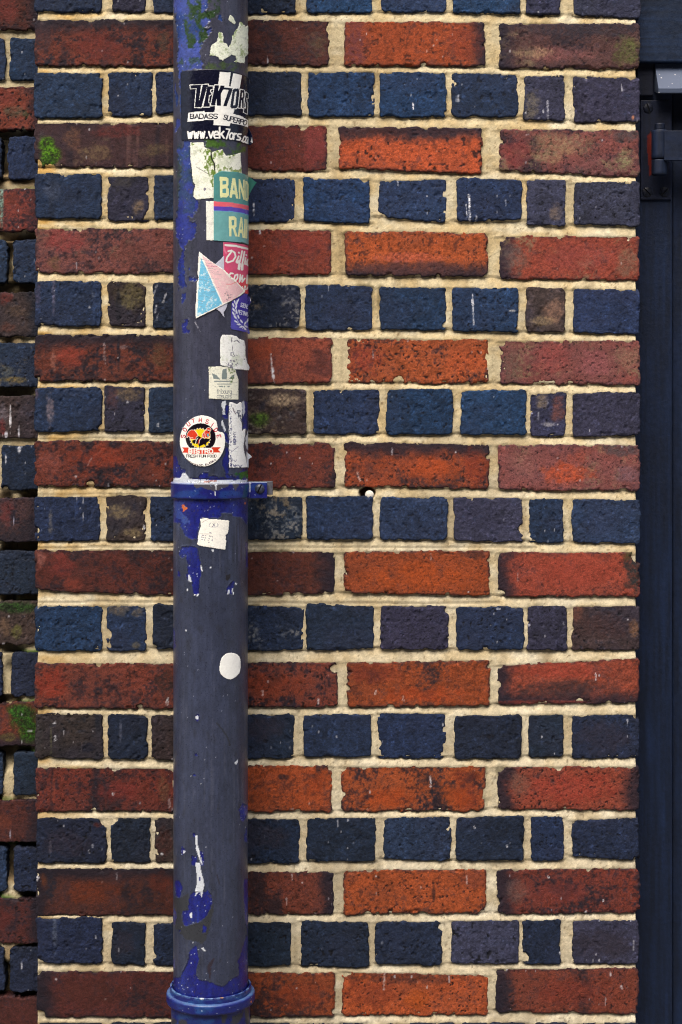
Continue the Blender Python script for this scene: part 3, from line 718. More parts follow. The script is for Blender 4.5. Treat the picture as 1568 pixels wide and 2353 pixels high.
class Canvas:
    def __init__(self, fx, fy, base):
        self.fx, self.fy = fx, fy
        self.c = np.ones((len(fx), 3)) * np.asarray(base)
        self.on = np.ones(len(fx), bool)
        self.conv = (0.0, 0.0, 1.0)
        self.h = np.zeros(len(fx))
    def at(self, ox, oy, k): self.conv = (ox, oy, k); return self
    def mask(self, pts, rag=0.0, seed=0):
        ox, oy, k = self.conv
        P = [(ox + a / k, oy + b / k) for a, b in pts]
        xs = [p[0] for p in P]; ys = [p[1] for p in P]
        m = 6 + rag * 2
        sel = np.nonzero(self.on & (self.fx > min(xs) - m) & (self.fx < max(xs) + m) & (self.fy > min(ys) - m) & (self.fy < max(ys) + m))[0]
        x, y = self.fx[sel], self.fy[sel]
        if rag:
            dx = fbm(x / 9, y / 9, seed + 1, 3) * rag; dy = fbm(x / 9, y / 9, seed + 2, 3) * rag
            x, y = x + dx, y + dy
        return sel[inpoly(x, y, P)]
    def poly(self, pts, col, op=1.0, rag=0.0, seed=0, h=None, holes=()):
        s = self.mask(pts, rag, seed)
        for hp in holes:
            s = np.setdiff1d(s, self.mask(hp, rag, seed))
        self.c[s] = self.c[s] * (1 - op) + np.asarray(col) * op
        if h is not None: self.h[s] = h
        return s
    def dist(self, pts, w):
        ox, oy, k = self.conv
        P = np.array([(ox + a / k, oy + b / k) for a, b in pts]); w = w / k
        lo, hi = P.min(0) - w, P.max(0) + w
        sel = np.nonzero(self.on & (self.fx > lo[0]) & (self.fx < hi[0]) & (self.fy > lo[1]) & (self.fy < hi[1]))[0]
        d = np.full(len(sel), 1e9)
        x, y = self.fx[sel], self.fy[sel]
        for (x1, y1), (x2, y2) in zip(P[:-1], P[1:]):
            L2 = (x2 - x1) ** 2 + (y2 - y1) ** 2 + 1e-9
            t = np.clip(((x - x1) * (x2 - x1) + (y - y1) * (y2 - y1)) / L2, 0, 1)
            d = np.minimum(d, np.hypot(x - x1 - t * (x2 - x1), y - y1 - t * (y2 - y1)))
        return sel, d * k
    def stroke(self, pts, w, col, op=1.0):
        sel, d = self.dist(pts, w)
        f = (sm(w * 0.5 + 0.25 * self.conv[2], w * 0.5 - 0.25 * self.conv[2], d) * op)[:, None]
        self.c[sel] = self.c[sel] * (1 - f) + np.asarray(col) * f
    def ell(self, cx, cy, rx, ry, col, op=1.0, rag=0.0):
        self.poly([(cx + rx * math.cos(a), cy + ry * math.sin(a)) for a in np.linspace(0, 2 * math.pi, 40)[:-1]], col, op, rag)
    def text(self, s, x0, y0, x1, y1, h, w, col, slant=0.0, gap=0.22):
        """letters of height h on the base line (x0,y0)-(x1,y1)"""
        n = sum(GW.get(ch, 4) + 4 * gap for ch in s)
        dx, dy = (x1 - x0) / n, (y1 - y0) / n
        L = math.hypot(x1 - x0, y1 - y0); ux, uy = (y1 - y0) / L, -(x1 - x0) / L
        p = 0.0
        for ch in s:
            for line in GL.get(ch, ()):
                pts = [(x0 + dx * (p + a) + ux * h * b / 6 + slant * h * b / 6, y0 + dy * (p + a) + uy * h * b / 6) for a, b in line]
                self.stroke(pts, w, col)
            p += GW.get(ch, 4) + 4 * gap
    def letter(self, ch, cx, cy, h, wd, ang, w, col):
        ca, sa = math.cos(ang), math.sin(ang)
        for line in GL[ch]:
            pts = []
            for a, b in line:
                u, v = (a - GW.get(ch, 4) / 2) / 4 * wd, -(b - 3) / 6 * h
                pts.append((cx + u * ca - v * sa, cy + u * sa + v * ca))
            self.stroke(pts, w, col)

def G(s):
    return [[(float(a), float(b)) for a, b in (p.split(',') for p in ln.split())] for ln in s.split('|')]
GL = {k: G(v) for k, v in {
 'A': '0,0 2,6 4,0|0.8,2 3.2,2', 'B': '0,0 0,6 3,6 3.8,5 3,3.2 0,3.2|3,3.2 4,1.8 3,0 0,0', 'C': '4,5 3,6 1,6 0,4.5 0,1.5 1,0 3,0 4,1',
 'D': '0,0 0,6 2.5,6 4,4.5 4,1.5 2.5,0 0,0', 'E': '4,6 0,6 0,0 4,0|0,3 3,3', 'F': '4,6 0,6 0,0|0,3 3,3', 'G': '4,5 3,6 1,6 0,4.5 0,1.5 1,0 3,0 4,1 4,3 2.4,3',
 'H': '0,0 0,6|4,0 4,6|0,3 4,3', 'I': '1,0 1,6', 'K': '0,0 0,6|4,6 0,2.6|1.3,3.6 4,0', 'L': '0,6 0,0 4,0', 'N': '0,0 0,6 4,0 4,6', 'O': '1,0 0,1.5 0,4.5 1,6 3,6 4,4.5 4,1.5 3,0 1,0',
 'P': '0,0 0,6 3,6 4,4.8 3,3 0,3', 'R': '0,0 0,6 3,6 4,4.8 3,3 0,3|2,3 4,0', 'S': '4,5.2 3,6 1,6 0,5 0,4 1,3.2 3,2.8 4,2 4,1 3,0 1,0 0,0.8', 'T': '2,0 2,6|0,6 4,6',
 'U': '0,6 0,1 1,0 3,0 4,1 4,6', 'X': '0,0 4,6|0,6 4,0', 'Y': '0,6 2,3 4,6|2,3 2,0', 'Z': '0,6 4,6 0,0 4,0', ',': '0.8,0.4 0.4,-1', '.': '0.5,0.1 0.5,0.3',
 'w': '0,4 1,0 2,3.4 3,0 4,4', 'v': '0,4 2,0 4,4', 'e': '0,2.1 4,2.1 4,3.2 3,4 1,4 0,3 0,1 1,0 3.8,0', 'k': '0,0 0,6.6|3.6,4 0,1.8|1.4,2.6 4,0', '7': '0,6.4 4,6.4 1.6,-0.3', 'o': '1,0 0,1 0,3 1,4 3,4 4,3 4,1 3,0 1,0',
 'r': '0,0 0,4|0,2.8 1.5,4 2.6,4', 's': '3.8,4 0.8,4 0,3 1,2.1 3,1.9 4,1 3.2,0 0.2,0', 'c': '4,3.4 3,4 1,4 0,3 0,1 1,0 3,0 4,0.6', 'm': '0,0 0,4|0,3 1,4 2,3.4 2,0|2,3.4 3,4 4,3.4 4,0', 'n': '0,0 0,4|0,2.8 1.4,4 3,4 4,3 4,0',
 'f': '1,0 1,5 2,6 3,6|0,4 2.6,4', 'i': '1,0 1,4|1,5.4 1,5.7', 'b': '0,0 0,6|0,3 1,4 3,4 4,3 4,1 3,0 1,0 0,1', 'u': '0,4 0,1 1,0 3,0 4,1|4,0 4,4', 'g': '4,4 4,-1 3,-2 0.6,-2|4,3 3,4 1,4 0,3 0,1 1,0 3,0 4,1', 'a': '4,4 4,0|4,3 3,4 1,4 0,3 0,1 1,0 3,0 4,1', 'l': '1,0 1,6',
}.items()}
GW = {'I': 2, 'i': 2, 'l': 2, '.': 1.2, ',': 1.5, ' ': 2.5, 'r': 3, 'f': 3, 'm': 4.4, 'w': 4.6}

# ------------------------------------------------------------------ the drainpipe
YC = -0.085
LFT, RGT = 398.5, 570.0
aL, aR = math.atan((LFT - CX) / FOC), math.atan((RGT - CX) / FOC)
AD = DIST + YC
amid, ahalf = 0.5 * (aL + aR), 0.5 * (aR - aL)
XC = AD * math.tan(amid)
PR = AD / math.cos(amid) * math.sin(ahalf)
TH0 = amid                               # direction of the camera seen from the axis
def cyl(th, z, r):
    return XC + r * np.sin(th), YC - r * np.cos(th), z
ZSOCK = CZ - (2262 - HY) * AD / FOC      # where the pipe enters the lower socket
ZTOP, ZBOT = 2.75, 0.0
TSIL = math.pi / 2 - ahalf               # silhouette, measured from TH0 (rotated by -amid)
def th_rel(th): return th + TH0          # angle from the line to the camera

def pipe_grid(th, z):
    T, Z = np.meshgrid(th, z); T = T.ravel(); Z = Z.ravel()
    nt, nz = len(th), len(z)
    idx = np.arange(nt * nz).reshape(nz, nt)
    Q = np.stack([idx[:-1, :-1].ravel(), idx[:-1, 1:].ravel(), idx[1:, 1:].ravel(), idx[1:, :-1].ravel()], 1)
    return T, Z, Q

GREY = rgb(52, 58, 78)
def paint_pipe(fx, fy, vis):
    cv = Canvas(fx, fy, GREY); cv.on = vis
    n1 = fbm(fx / 60, fy / 110, 401, 4); n2 = fbm(fx / 12, fy / 22, 402, 3); n3 = fbm(fx / 4, fy / 5, 403, 2)
    st = fbm(fx / 6, fy / 160, 404, 3)
    up = sm(1900, 1300, fy)[:, None]
    cv.c = GREY * (1 - up) + rgb(60, 62, 78) * up
    cv.c = cv.c * (1 + 0.10 * n1 + 0.08 * n2 + 0.07 * n3 + 0.07 * st)[:, None]
    dst = sm(0.3, 0.95, fbm(fx / 9, fy / 240, 405, 3) + 0.25 * n2)[:, None] * 0.2     # dust in vertical runs
    cv.c = cv.c * (1 - dst) + rgb(104, 104, 112) * dst
    gri = sm(0.35, 0.9, fbm(fx / 26, fy / 60, 406, 4, 0.6))[:, None] * 0.4
    cv.c = cv.c * (1 - gri) + rgb(36, 37, 44) * gri
    blue = rgb(22, 28, 110); blue_hi = rgb(42, 68, 146); teal = rgb(34, 64, 116)
    B = np.zeros(len(fx), bool)
    def bl(pts, rag=4.2):
        s = cv.mask(pts, rag * 1.35 + 0.6, 7); B[s] = True
    cv.at(650, 0, 3.92)
    bl([(185, -40), (720, -40), (720, 60), (670, 180), (740, 260), (745, 320), (700, 390), (650, 430), (790, 450), (740, 540), (690, 590), (640, 650), (610, 720), (590, 850), (630, 960), (640, 1010), (600, 1070), (300, 1110), (300, 1400), (265, 1380), (245, 1080), (225, 930), (240, 800), (240, 560), (205, 300), (215, 230), (180, 160)])
    bl([(870, 240), (910, 225), (945, 270), (920, 320), (880, 300)])
    bl([(190, 1400), (200, 1310), (215, 1290), (210, 1400), (240, 1480), (250, 1600), (215, 1690), (205, 1560)], 1.5)
    bl([(230, 1850), (280, 1870), (275, 1950), (230, 2060), (195, 2080), (200, 2000)], 1.5)
    bl([(270, 1470), (300, 1480), (300, 1900), (280, 1700)], 1.5)
    cv.at(650, 500, 3.92)
    bl([(350, 250), (400, 235), (440, 270), (440, 480), (460, 560), (440, 640), (470, 830), (480, 1080), (570, 1190), (550, 1330), (500, 1400), (480, 1450), (400, 1400), (410, 1480), (450, 1530), (530, 1490), (540, 1520), (520, 1620), (530, 1700), (480, 1790), (420, 1800), (350, 1900), (340, 2000), (340, 2150), (350, 2352), (260, 2352), (250, 2200), (270, 2070), (310, 2020), (300, 1920), (265, 1880), (235, 1780), (205, 1600), (220, 1450), (240, 1420), (215, 1400), (250, 1200), (255, 1060), (270, 860), (300, 790), (285, 700), (290, 620), (270, 560), (250, 500), (240, 360), (270, 330), (310, 390)])
    cv.at(650, 900, 3.92)
    bl([(300, 430), (340, 430), (330, 560), (330, 700), (360, 760), (365, 900), (380, 950), (330, 1000), (300, 980), (245, 930), (250, 780), (280, 740), (250, 700), (260, 560), (270, 510)])
    bl([(400, 820), (430, 800), (470, 830), (530, 820), (555, 860), (510, 900), (450, 890), (410, 870)])
    bl([(305, 1080), (370, 1070), (365, 1150), (320, 1240), (300, 1220)], 1.5); bl([(245, 990), (270, 980), (265, 1030), (250, 1040)], 1)
    bl([(350, 1490), (410, 1480), (410, 1540), (380, 1600), (440, 1640), (400, 1700), (340, 1690), (300, 1660), (320, 1580)]); bl([(410, 670), (440, 660), (430, 710), (412, 700)], 1)
    cv.at(650, 1400, 3.136)
    bl([(790, 690), (830, 690), (825, 850), (760, 850), (750, 780), (790, 760)], 3); bl([(760, 930), (800, 1060), (830, 1090), (830, 1200), (790, 1150)], 3)
    bl([(780, 1210), (835, 1230), (835, 1440), (830, 1560), (790, 1540), (750, 1450), (750, 1380), (790, 1300)], 2)
    bl([(130, 1330), (175, 1350), (200, 1420), (240, 1480), (300, 1520), (240, 1600), (130, 1640)]); bl([(1000, 660), (1075, 640), (1075, 1000), (1010, 980)], 3)
    bl([(300, 1640), (330, 1600), (440, 1600), (500, 1530), (590, 1520), (570, 1590), (650, 1570), (720, 1600), (790, 1600), (790, 1530), (850, 1560), (920, 1590), (1030, 1480), (1075, 1480), (1075, 1660), (300, 1660)])
    cv.at(650, 2000, 2.94)
    bl([(120, -60), (1010, -60), (1010, 300), (975, 280), (950, 230), (900, 195), (830, 185), (810, 160), (740, 150), (700, 155), (680, 210), (560, 210), (440, 215), (430, 330), (400, 460), (330, 460), (260, 410), (230, 340), (200, 270), (160, 260), (120, 270)], 1.6)
    bl([(195, 650), (200, 600), (235, 550), (310, 545), (390, 550), (430, 600), (440, 690), (455, 760), (460, 850), (440, 950), (435, 1110), (400, 1130), (370, 1110), (355, 1000), (340, 900), (300, 850), (290, 720), (280, 660), (230, 680)], 1.6)
    bl([(185, 830), (215, 870), (205, 905), (172, 895)], 1); bl([(280, 870), (320, 860), (350, 950), (320, 970), (290, 940)], 1.5); bl([(745, 1100), (760, 1040), (800, 970), (830, 955), (855, 960), (830, 1040), (835, 1110), (790, 1110)], 1.5)
    bl([(980, 500), (1010, 500), (1010, 800), (985, 780)], 2); bl([(125, 1500), (145, 1560), (155, 1720), (125, 1800)], 1.5)
    cv.at(650, 2750, 3.3625)
    bl([(440, 400), (470, 350), (500, 370), (500, 420), (470, 460), (445, 440)], 1); bl([(430, 885), (465, 885), (470, 925), (435, 925)], 1); bl([(410, 1180), (430, 1165), (455, 1200), (430, 1195)], 1)
    bl([(1025, 1650), (1075, 1560), (1150, 1600), (1150, 1690), (1090, 1810), (1065, 1800), (1045, 1730)], 1.5); bl([(1130, 1870), (1160, 2100), (1105, 2070), (1100, 2000)], 1.5)
    bl([(405, 1960), (440, 1950), (450, 2000), (415, 2010)], 1); bl([(245, 2200), (265, 2140), (300, 2180), (315, 2210), (275, 2260), (250, 2240)], 1); bl([(400, 2250), (420, 2270), (470, 2290), (460, 2400), (390, 2400)], 1.5); bl([(500, 2200), (540, 2220), (555, 2400), (510, 2400)], 1.5)
    cv.at(600, 3400, 2.851)
    cv.poly([(270, 560), (350, 550), (440, 500), (430, 690), (370, 700), (350, 800), (400, 880), (600, 820), (720, 620), (735, 640), (680, 900), (640, 1030), (590, 1080), (530, 1050), (400, 1020), (290, 890)], rgb(48, 50, 54), 0.9, 3, 3)
    cv.poly([(720, 1240), (740, 1240), (700, 1340), (690, 1480), (680, 1480), (650, 1330)], rgb(46, 38, 48), 0.9, 2, 4)
    cv.stroke([(765, 290), (795, 395)], 16, rgb(44, 42, 52), 0.8)
    bl([(280, 380), (300, 350), (340, 360), (370, 430), (355, 510), (335, 550), (300, 530)], 1.5); bl([(470, 60), (540, 100), (530, 160), (480, 170)], 1.5); bl([(590, 20), (610, 40), (620, 140), (600, 160)], 1.5)
    bl([(440, 690), (440, 600), (455, 530), (500, 480), (650, 480), (660, 450), (690, 500), (710, 560), (705, 620), (670, 720), (640, 760), (580, 810), (470, 850), (415, 875), (370, 820), (375, 700)], 1.5)
    bl([(255, 690), (280, 660), (305, 750), (295, 850), (255, 860)], 1.5); bl([(590, 950), (610, 860), (650, 880), (645, 950)], 1.5); bl([(330, 900), (355, 920), (345, 945), (328, 935)], 1)
    bl([(450, 1170), (500, 1110), (535, 1095), (550, 1180), (555, 1260), (525, 1370), (525, 1430), (560, 1480), (680, 1510), (770, 1550), (850, 1560), (900, 1500), (1010, 1440), (1020, 1370), (1000, 1270), (1040, 1200), (1060, 1110), (1090, 980), (1120, 980), (1120, 1800), (250, 1800), (250, 1460), (350, 1455), (370, 1400), (420, 1300)], 1.8)
    bl([(1070, 350), (1120, 330), (1120, 1000), (1080, 700)], 1.5); bl([(255, 1250), (285, 1260), (285, 1350), (255, 1360)], 1.5)
    # blue coat: deep where freshly exposed, paler higher up, lavender highlight painted in
    nb = sm(-0.3, 0.7, n1 + 0.3 * n2)[:, None]
    pale_sheen = sm(1500, 200, fy)[:, None]
    bc = blue * (1 - 0.35 * nb) + blue_hi * 0.35 * nb
    bc = bc * (1 - 0.8 * pale_sheen) + (rgb(74, 92, 164) * (1 - nb) + teal * nb) * 0.8 * pale_sheen
    bc = bc * (1 + 0.14 * n2 + 0.10 * n3)[:, None]
    f = (sm(0.45, 0.9, fbm(fx / 5, fy / 9, 407, 3) + 0.3 * n1) * 0.7)[:, None]
    bc = bc * (1 - f) + rgb(48, 56, 88) * f
    f = (sm(0.62, 0.9, fbm(fx / 7, fy / 7, 408, 3)) * 0.6)[:, None]
    bc = bc * (1 - f) + rgb(84, 62, 50) * f
    cv.c[B] = bc[B]
    # near the clamp: chalky bloom
    s = cv.at(650, 2000, 2.94).mask([(130, 10), (260, 20), (200, 120), (330, 260), (260, 290), (140, 180)], 6, 9)
    cv.c[s] = cv.c[s] * 0.6 + rgb(92, 128, 178) * 0.4
    spk = B & (vn(fx / 4.2, fy / 4.2, 88) > 0.955) & (vn(fx / 40, fy / 40, 89) > 0.35)
    cv.c[spk] = rgb(178, 190, 214)
    grn = sm(-0.25, 0.35, fbm(fx / 24, fy / 30, 91, 4, 0.6))
    def mossy(pts, op, col=(34, 62, 24)):
        s = cv.mask(pts, 6, 15)
        f = (grn[s] * op)[:, None]
        cv.c[s] = cv.c[s] * (1 - f) + rgb(*col) * (1 + 0.2 * n3[s])[:, None] * f
    cv.at(650, 0, 3.92)
    mossy([(380, -40), (920, -40), (900, 200), (740, 330), (700, 420), (720, 560), (600, 720), (400, 760), (330, 330)], 1.0)
    mossy([(700, 950), (1340, 1000), (1340, 1150), (800, 1100), (640, 1090)], .8, (64, 84, 42))
    mossy([(250, 900), (640, 900), (640, 1100), (250, 1110)], .6)
    cv.at(650, 500, 3.92)
    mossy([(660, 225), (1340, 260), (1300, 420), (1000, 470), (900, 380), (680, 360)], 1.0, (62, 94, 34))
    mossy([(240, 300), (480, 300), (520, 1400), (240, 1400)], .35, (40, 72, 50))
    cv.at(650, 1400, 3.136)
    mossy([(900, 1560), (1075, 1500), (1075, 1660), (900, 1660)], 1.1, (36, 92, 40))
    W = rgb(214, 220, 226)
    def wh_(pts, rag=1.5): cv.poly(pts, W, 0.95, rag, 5, 0.0003)
    wh_([(745, 650), (795, 640), (800, 680), (780, 700), (785, 760), (790, 810), (760, 820), (745, 790), (755, 750), (735, 690)]); wh_([(740, 890), (760, 880), (765, 920), (800, 1000), (785, 1030), (755, 960), (740, 940)])
    wh_([(120, 1610), (225, 1605), (250, 1545), (290, 1540), (345, 1620), (560, 1628), (700, 1635), (1075, 1625), (1075, 1680), (120, 1680)], 2.5)
    wh_([(1000, 640), (1035, 650), (1040, 760), (1020, 860), (1000, 740)], 3); wh_([(1040, 1100), (1075, 1000), (1075, 1260), (1050, 1240)], 3)
    cv.poly([(520, 1640), (680, 1640), (690, 1658), (520, 1660)], rgb(170, 110, 96), 0.8, 2); cv.stroke([(340, 1612), (880, 1618)], 10, rgb(20, 20, 30), .9)
    cv.at(650, 2000, 2.94)
    for p in ([(300, 880), (325, 890), (330, 930), (350, 960), (310, 970), (300, 930)], [(580, 580), (605, 590), (600, 615), (585, 610)], [(555, 790), (578, 790), (570, 810)], [(450, 760), (470, 800), (475, 840), (450, 820)], [(850, 965), (885, 985), (860, 1010)],
              [(760, 1110), (785, 1040), (795, 1080), (790, 1110)], [(820, 1040), (832, 1040), (838, 1110), (822, 1115)], [(370, 1118), (435, 1100), (420, 1135)], [(265, 1520), (295, 1540), (280, 1555)], [(285, 1045), (300, 1045), (300, 1072), (287, 1070)]): wh_(p, 0.8)
    OR = rgb(206, 108, 56)
    cv.poly([(225, 60), (250, 55), (260, 80), (290, 85), (295, 105), (265, 120), (250, 140), (235, 135), (240, 110), (228, 95)], OR, 1, .8); cv.poly([(965, 35), (985, 20), (990, 45), (970, 55)], OR, 1, .8)
    cv.poly([(745, 880), (800, 870), (805, 910), (770, 950), (750, 940)], rgb(34, 32, 36), .9, 2)
    # worn, streaky patch under the upper blue
    s = cv.mask([(130, 280), (200, 290), (250, 420), (240, 560), (200, 640), (190, 760), (130, 800)], 3, 6)
    cv.c[s] = cv.c[s] * (1 + 0.25 * st[s][:, None]) + 0.03
    s = cv.mask([(780, 300), (960, 300), (970, 700), (760, 760)], 3, 6)
    cv.c[s] = cv.c[s] * (1 + 0.28 * st[s][:, None])
    cv.at(650, 2750, 3.3625)
    cv.ell(465, 408, 20, 26, W, 1, .5); wh_([(965, 1020), (1010, 980), (1015, 1010), (995, 1045)], .5)
    wh_([(440, 2000), (468, 1990), (475, 2120), (500, 2200), (532, 2370), (512, 2370), (470, 2230), (450, 2140)], 1); wh_([(275, 2195), (312, 2205), (300, 2235), (280, 2235)], .8)
    wh_([(508, 1300), (520, 1290), (518, 1315)], .5); wh_([(380, 1185), (392, 1190), (385, 1208)], .5)
    cv.stroke([(730, 480), (800, 560), (870, 660), (900, 740), (905, 785)], 22, rgb(42, 44, 50), .85); cv.stroke([(1040, 960), (1040, 1085)], 16, rgb(46, 46, 54), .7)
    cv.stroke([(740, 1700), (745, 1600), (780, 1530)], 12, rgb(52, 53, 62), .6); cv.stroke([(250, 335), (290, 340)], 6, rgb(150, 155, 170), .6)
    cv.at(600, 3400, 2.851)
    wh_([(520, 150), (578, 150), (580, 230), (610, 330), (620, 400), (595, 545), (582, 545), (582, 490), (552, 490), (515, 540), (520, 450), (540, 380), (530, 250)], 1); wh_([(520, -20), (556, -20), (602, 170), (588, 170), (560, 90)], .8)
    cv.poly([(565, 315), (580, 315), (578, 360), (562, 355)], blue, 1, .5); cv.ell(468, 750, 16, 32, W, 1, .5); wh_([(580, 1120), (610, 1120), (640, 1160), (620, 1160)], 1.5); wh_([(480, 1050), (500, 1055), (490, 1065)], .8)
    cv.at(650, 900, 3.92); cv.stroke([(505, 1510), (565, 1620)], 9, rgb(190, 190, 200), .9); cv.stroke([(565, 1620), (610, 1700)], 5, rgb(140, 142, 155), .7)
    for a in ([(380, 1290), (345, 1370)], [(400, 1430), (500, 1465)], [(650, 1890), (740, 1880)], [(360, 2110), (420, 2100)], [(310, 2180), (300, 2330)]):
        cv.stroke(a, 8, rgb(40, 40, 48), .8)
    # scattered nicks
    nk = vis & (vn(fx / 3.4, fy / 5.0, 93) > 0.985) & (vn(fx / 60, fy / 60, 94) > 0.5)
    cv.c[nk] = rgb(150, 156, 172)
    h = np.where(B, 0.0, 0.0005) + cv.h
    return cv.c, h, B

tf = np.arange(-1.92, 1.92, 0.0011 / PR)
th = np.concatenate([np.linspace(-math.pi, -1.92, 20)[:-1], tf, np.linspace(tf[-1], math.pi, 20)[1:]]) - TH0
zf = np.arange(0.56, 2.14, 0.0011)
zz = np.concatenate([np.linspace(ZSOCK - 0.05, zf[0], 3)[:-1], zf, np.linspace(zf[-1], ZTOP, 12)[1:]]) if ZSOCK - 0.05 < 0.56 else np.concatenate([np.arange(ZSOCK - 0.05, 2.14, 0.0011), np.linspace(2.14, ZTOP, 12)])
T, Z, Q = pipe_grid(th, zz)
x, y, _ = cyl(T, Z, PR)
fx, fy = to_px(x, y, Z)
vis = np.abs(th_rel(T)) < TSIL + 0.01
c, h, B = paint_pipe(fx, fy, vis)
sx = PR * T
bump = fbm(sx * 120, Z * 120, 61, 3) * 0.00008 + np.where(B, fbm(sx * 500, Z * 500, 62, 2) * 0.00013, fbm(sx * 400, Z * 60, 63, 2) * 0.00006)
Bg = B.reshape(len(zz), len(th)).astype(float)
def blur(a, n):
    for _ in range(n):
        a = (a + np.roll(a, 1, 0) + np.roll(a, -1, 0)) / 3
        a = (a + np.roll(a, 1, 1) + np.roll(a, -1, 1)) / 3
    return a
b1, b3 = blur(Bg, 1).ravel(), blur(Bg, 3).ravel()
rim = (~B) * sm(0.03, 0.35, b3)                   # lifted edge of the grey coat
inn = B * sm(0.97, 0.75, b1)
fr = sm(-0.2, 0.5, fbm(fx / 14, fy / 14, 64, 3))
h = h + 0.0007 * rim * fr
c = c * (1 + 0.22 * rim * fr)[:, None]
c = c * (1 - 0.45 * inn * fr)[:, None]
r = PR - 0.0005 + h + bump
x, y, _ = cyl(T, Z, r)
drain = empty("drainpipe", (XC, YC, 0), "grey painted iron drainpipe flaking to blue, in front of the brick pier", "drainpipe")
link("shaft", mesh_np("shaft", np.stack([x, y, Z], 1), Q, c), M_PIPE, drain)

def lathe(name, prof, mat, parent, colf, nseg=220, x=None, y=None):
    """ring surface about a vertical axis"""
    x = XC if x is None else x; y = YC if y is None else y
    prof = np.array(prof, float)
    t = np.linspace(0, 2 * math.pi, nseg + 1)[:-1]
    n = len(prof)
    TT, _ = np.meshgrid(t, np.arange(n))
    r = prof[:, 0][:, None] + 0 * TT; z = prof[:, 1][:, None] + 0 * TT
    co = np.stack([(x + r * np.sin(TT)).ravel(), (y - r * np.cos(TT)).ravel(), z.ravel()], 1)
    i, k = np.meshgrid(np.arange(nseg), np.arange(n - 1))
    a = k * nseg + i; b = k * nseg + (i + 1) % nseg
    Q = np.stack([a.ravel(), b.ravel(), (b + nseg).ravel(), (a + nseg).ravel()], 1)
    return link(name, mesh_np(name, co, Q, colf(co)), mat, parent)

def dense(pts, step):
    out = []
    for (r1, z1), (r2, z2) in zip(pts[:-1], pts[1:]):
        n = max(1, int(math.hypot(r2 - r1, z2 - z1) / step))
        for i in range(n): out.append((r1 + (r2 - r1) * i / n, z1 + (z2 - z1) * i / n))
    return out + [pts[-1]]

def sock_col(co):
    fx, fy = to_px(co[:, 0], co[:, 1], co[:, 2])
    cv = Canvas(fx, fy, rgb(40, 44, 138)); cv.on = co[:, 1] < YC + 0.01
    n1 = fbm(fx / 40, fy / 18, 501, 4); n2 = fbm(fx / 9, fy / 9, 502, 3)
    f = sm(-0.2, 0.8, n1)[:, None]
    cv.c = (rgb(20, 30, 102) * (1 - f) + rgb(30, 66, 124) * f) * (1 + 0.1 * n2)[:, None]
    # edge highlight painted in as a pale broken line on the upper arrises
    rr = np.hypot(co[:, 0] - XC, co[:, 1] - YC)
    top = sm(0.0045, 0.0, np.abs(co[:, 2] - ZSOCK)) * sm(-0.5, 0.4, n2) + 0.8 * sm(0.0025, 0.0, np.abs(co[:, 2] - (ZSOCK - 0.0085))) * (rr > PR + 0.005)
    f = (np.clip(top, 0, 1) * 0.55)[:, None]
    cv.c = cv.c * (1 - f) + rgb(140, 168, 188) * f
    cv.at(600, 3400, 2.851)
    for p in ([(820, 1890), (880, 1880), (860, 1984), (820, 1984)], [(940, 1900), (1070, 1840), (1060, 1920), (990, 1990), (920, 1990)], [(1080, 1810), (1130, 1800), (1130, 2000), (1090, 2000)], [(235, 1900), (310, 1950), (290, 2000), (230, 2000)], [(330, 1930), (430, 1950), (420, 2000), (320, 2000)]):
        cv.poly(p, rgb(52, 54, 62), 1, 3, 3)
    cv.poly([(565, 1690), (620, 1680), (610, 1710), (575, 1712)], rgb(190, 196, 196), .9, 2); cv.ell(1155, 1735, 10, 12, rgb(196, 108, 60)); cv.ell(820, 1690, 22, 8, rgb(150, 110, 80))
    s = vn(fx / 4, fy / 4, 77) > 0.975
    cv.c[s & cv.on] = rgb(170, 186, 205)
    return cv.c
sock = empty("pipe_socket", (XC, YC, 0), "blue cast iron pipe socket with a raised ring, below the grey drainpipe", "pipe socket")
r1 = PR + 0.0012
prof = dense([(r1, ZSOCK - 0.004), (r1 + 0.0006, ZSOCK - 0.0006), (r1 + 0.0018, ZSOCK), (r1 + 0.0034, ZSOCK - 0.0004), (PR + 0.0046, ZSOCK - 0.002), (PR + 0.0048, ZSOCK - 0.012)], 0.0006)
lathe("lip", [(PR - 0.004, ZSOCK - 0.0055)] + prof, M_PIPE, sock, sock_col, 320)
zr = ZSOCK - 0.0085
prof = dense([(PR + 0.0046, zr), (PR + 0.0078, zr - 0.0003), (PR + 0.0095, zr - 0.0016), (PR + 0.0101, zr - 0.0035), (PR + 0.0101, zr - 0.0120), (PR + 0.0094, zr - 0.0142), (PR + 0.0072, zr - 0.0153), (PR + 0.003, zr - 0.0155)], 0.0008)
lathe("ring", prof, M_PIPE, sock, sock_col, 320)
lathe("barrel", dense([(PR + 0.0028, zr - 0.010), (PR + 0.0032, zr - 0.03), (PR + 0.0032, 0.30), (PR + 0.0032, 0.0)], 0.0025), M_PIPE, sock, sock_col, 240)

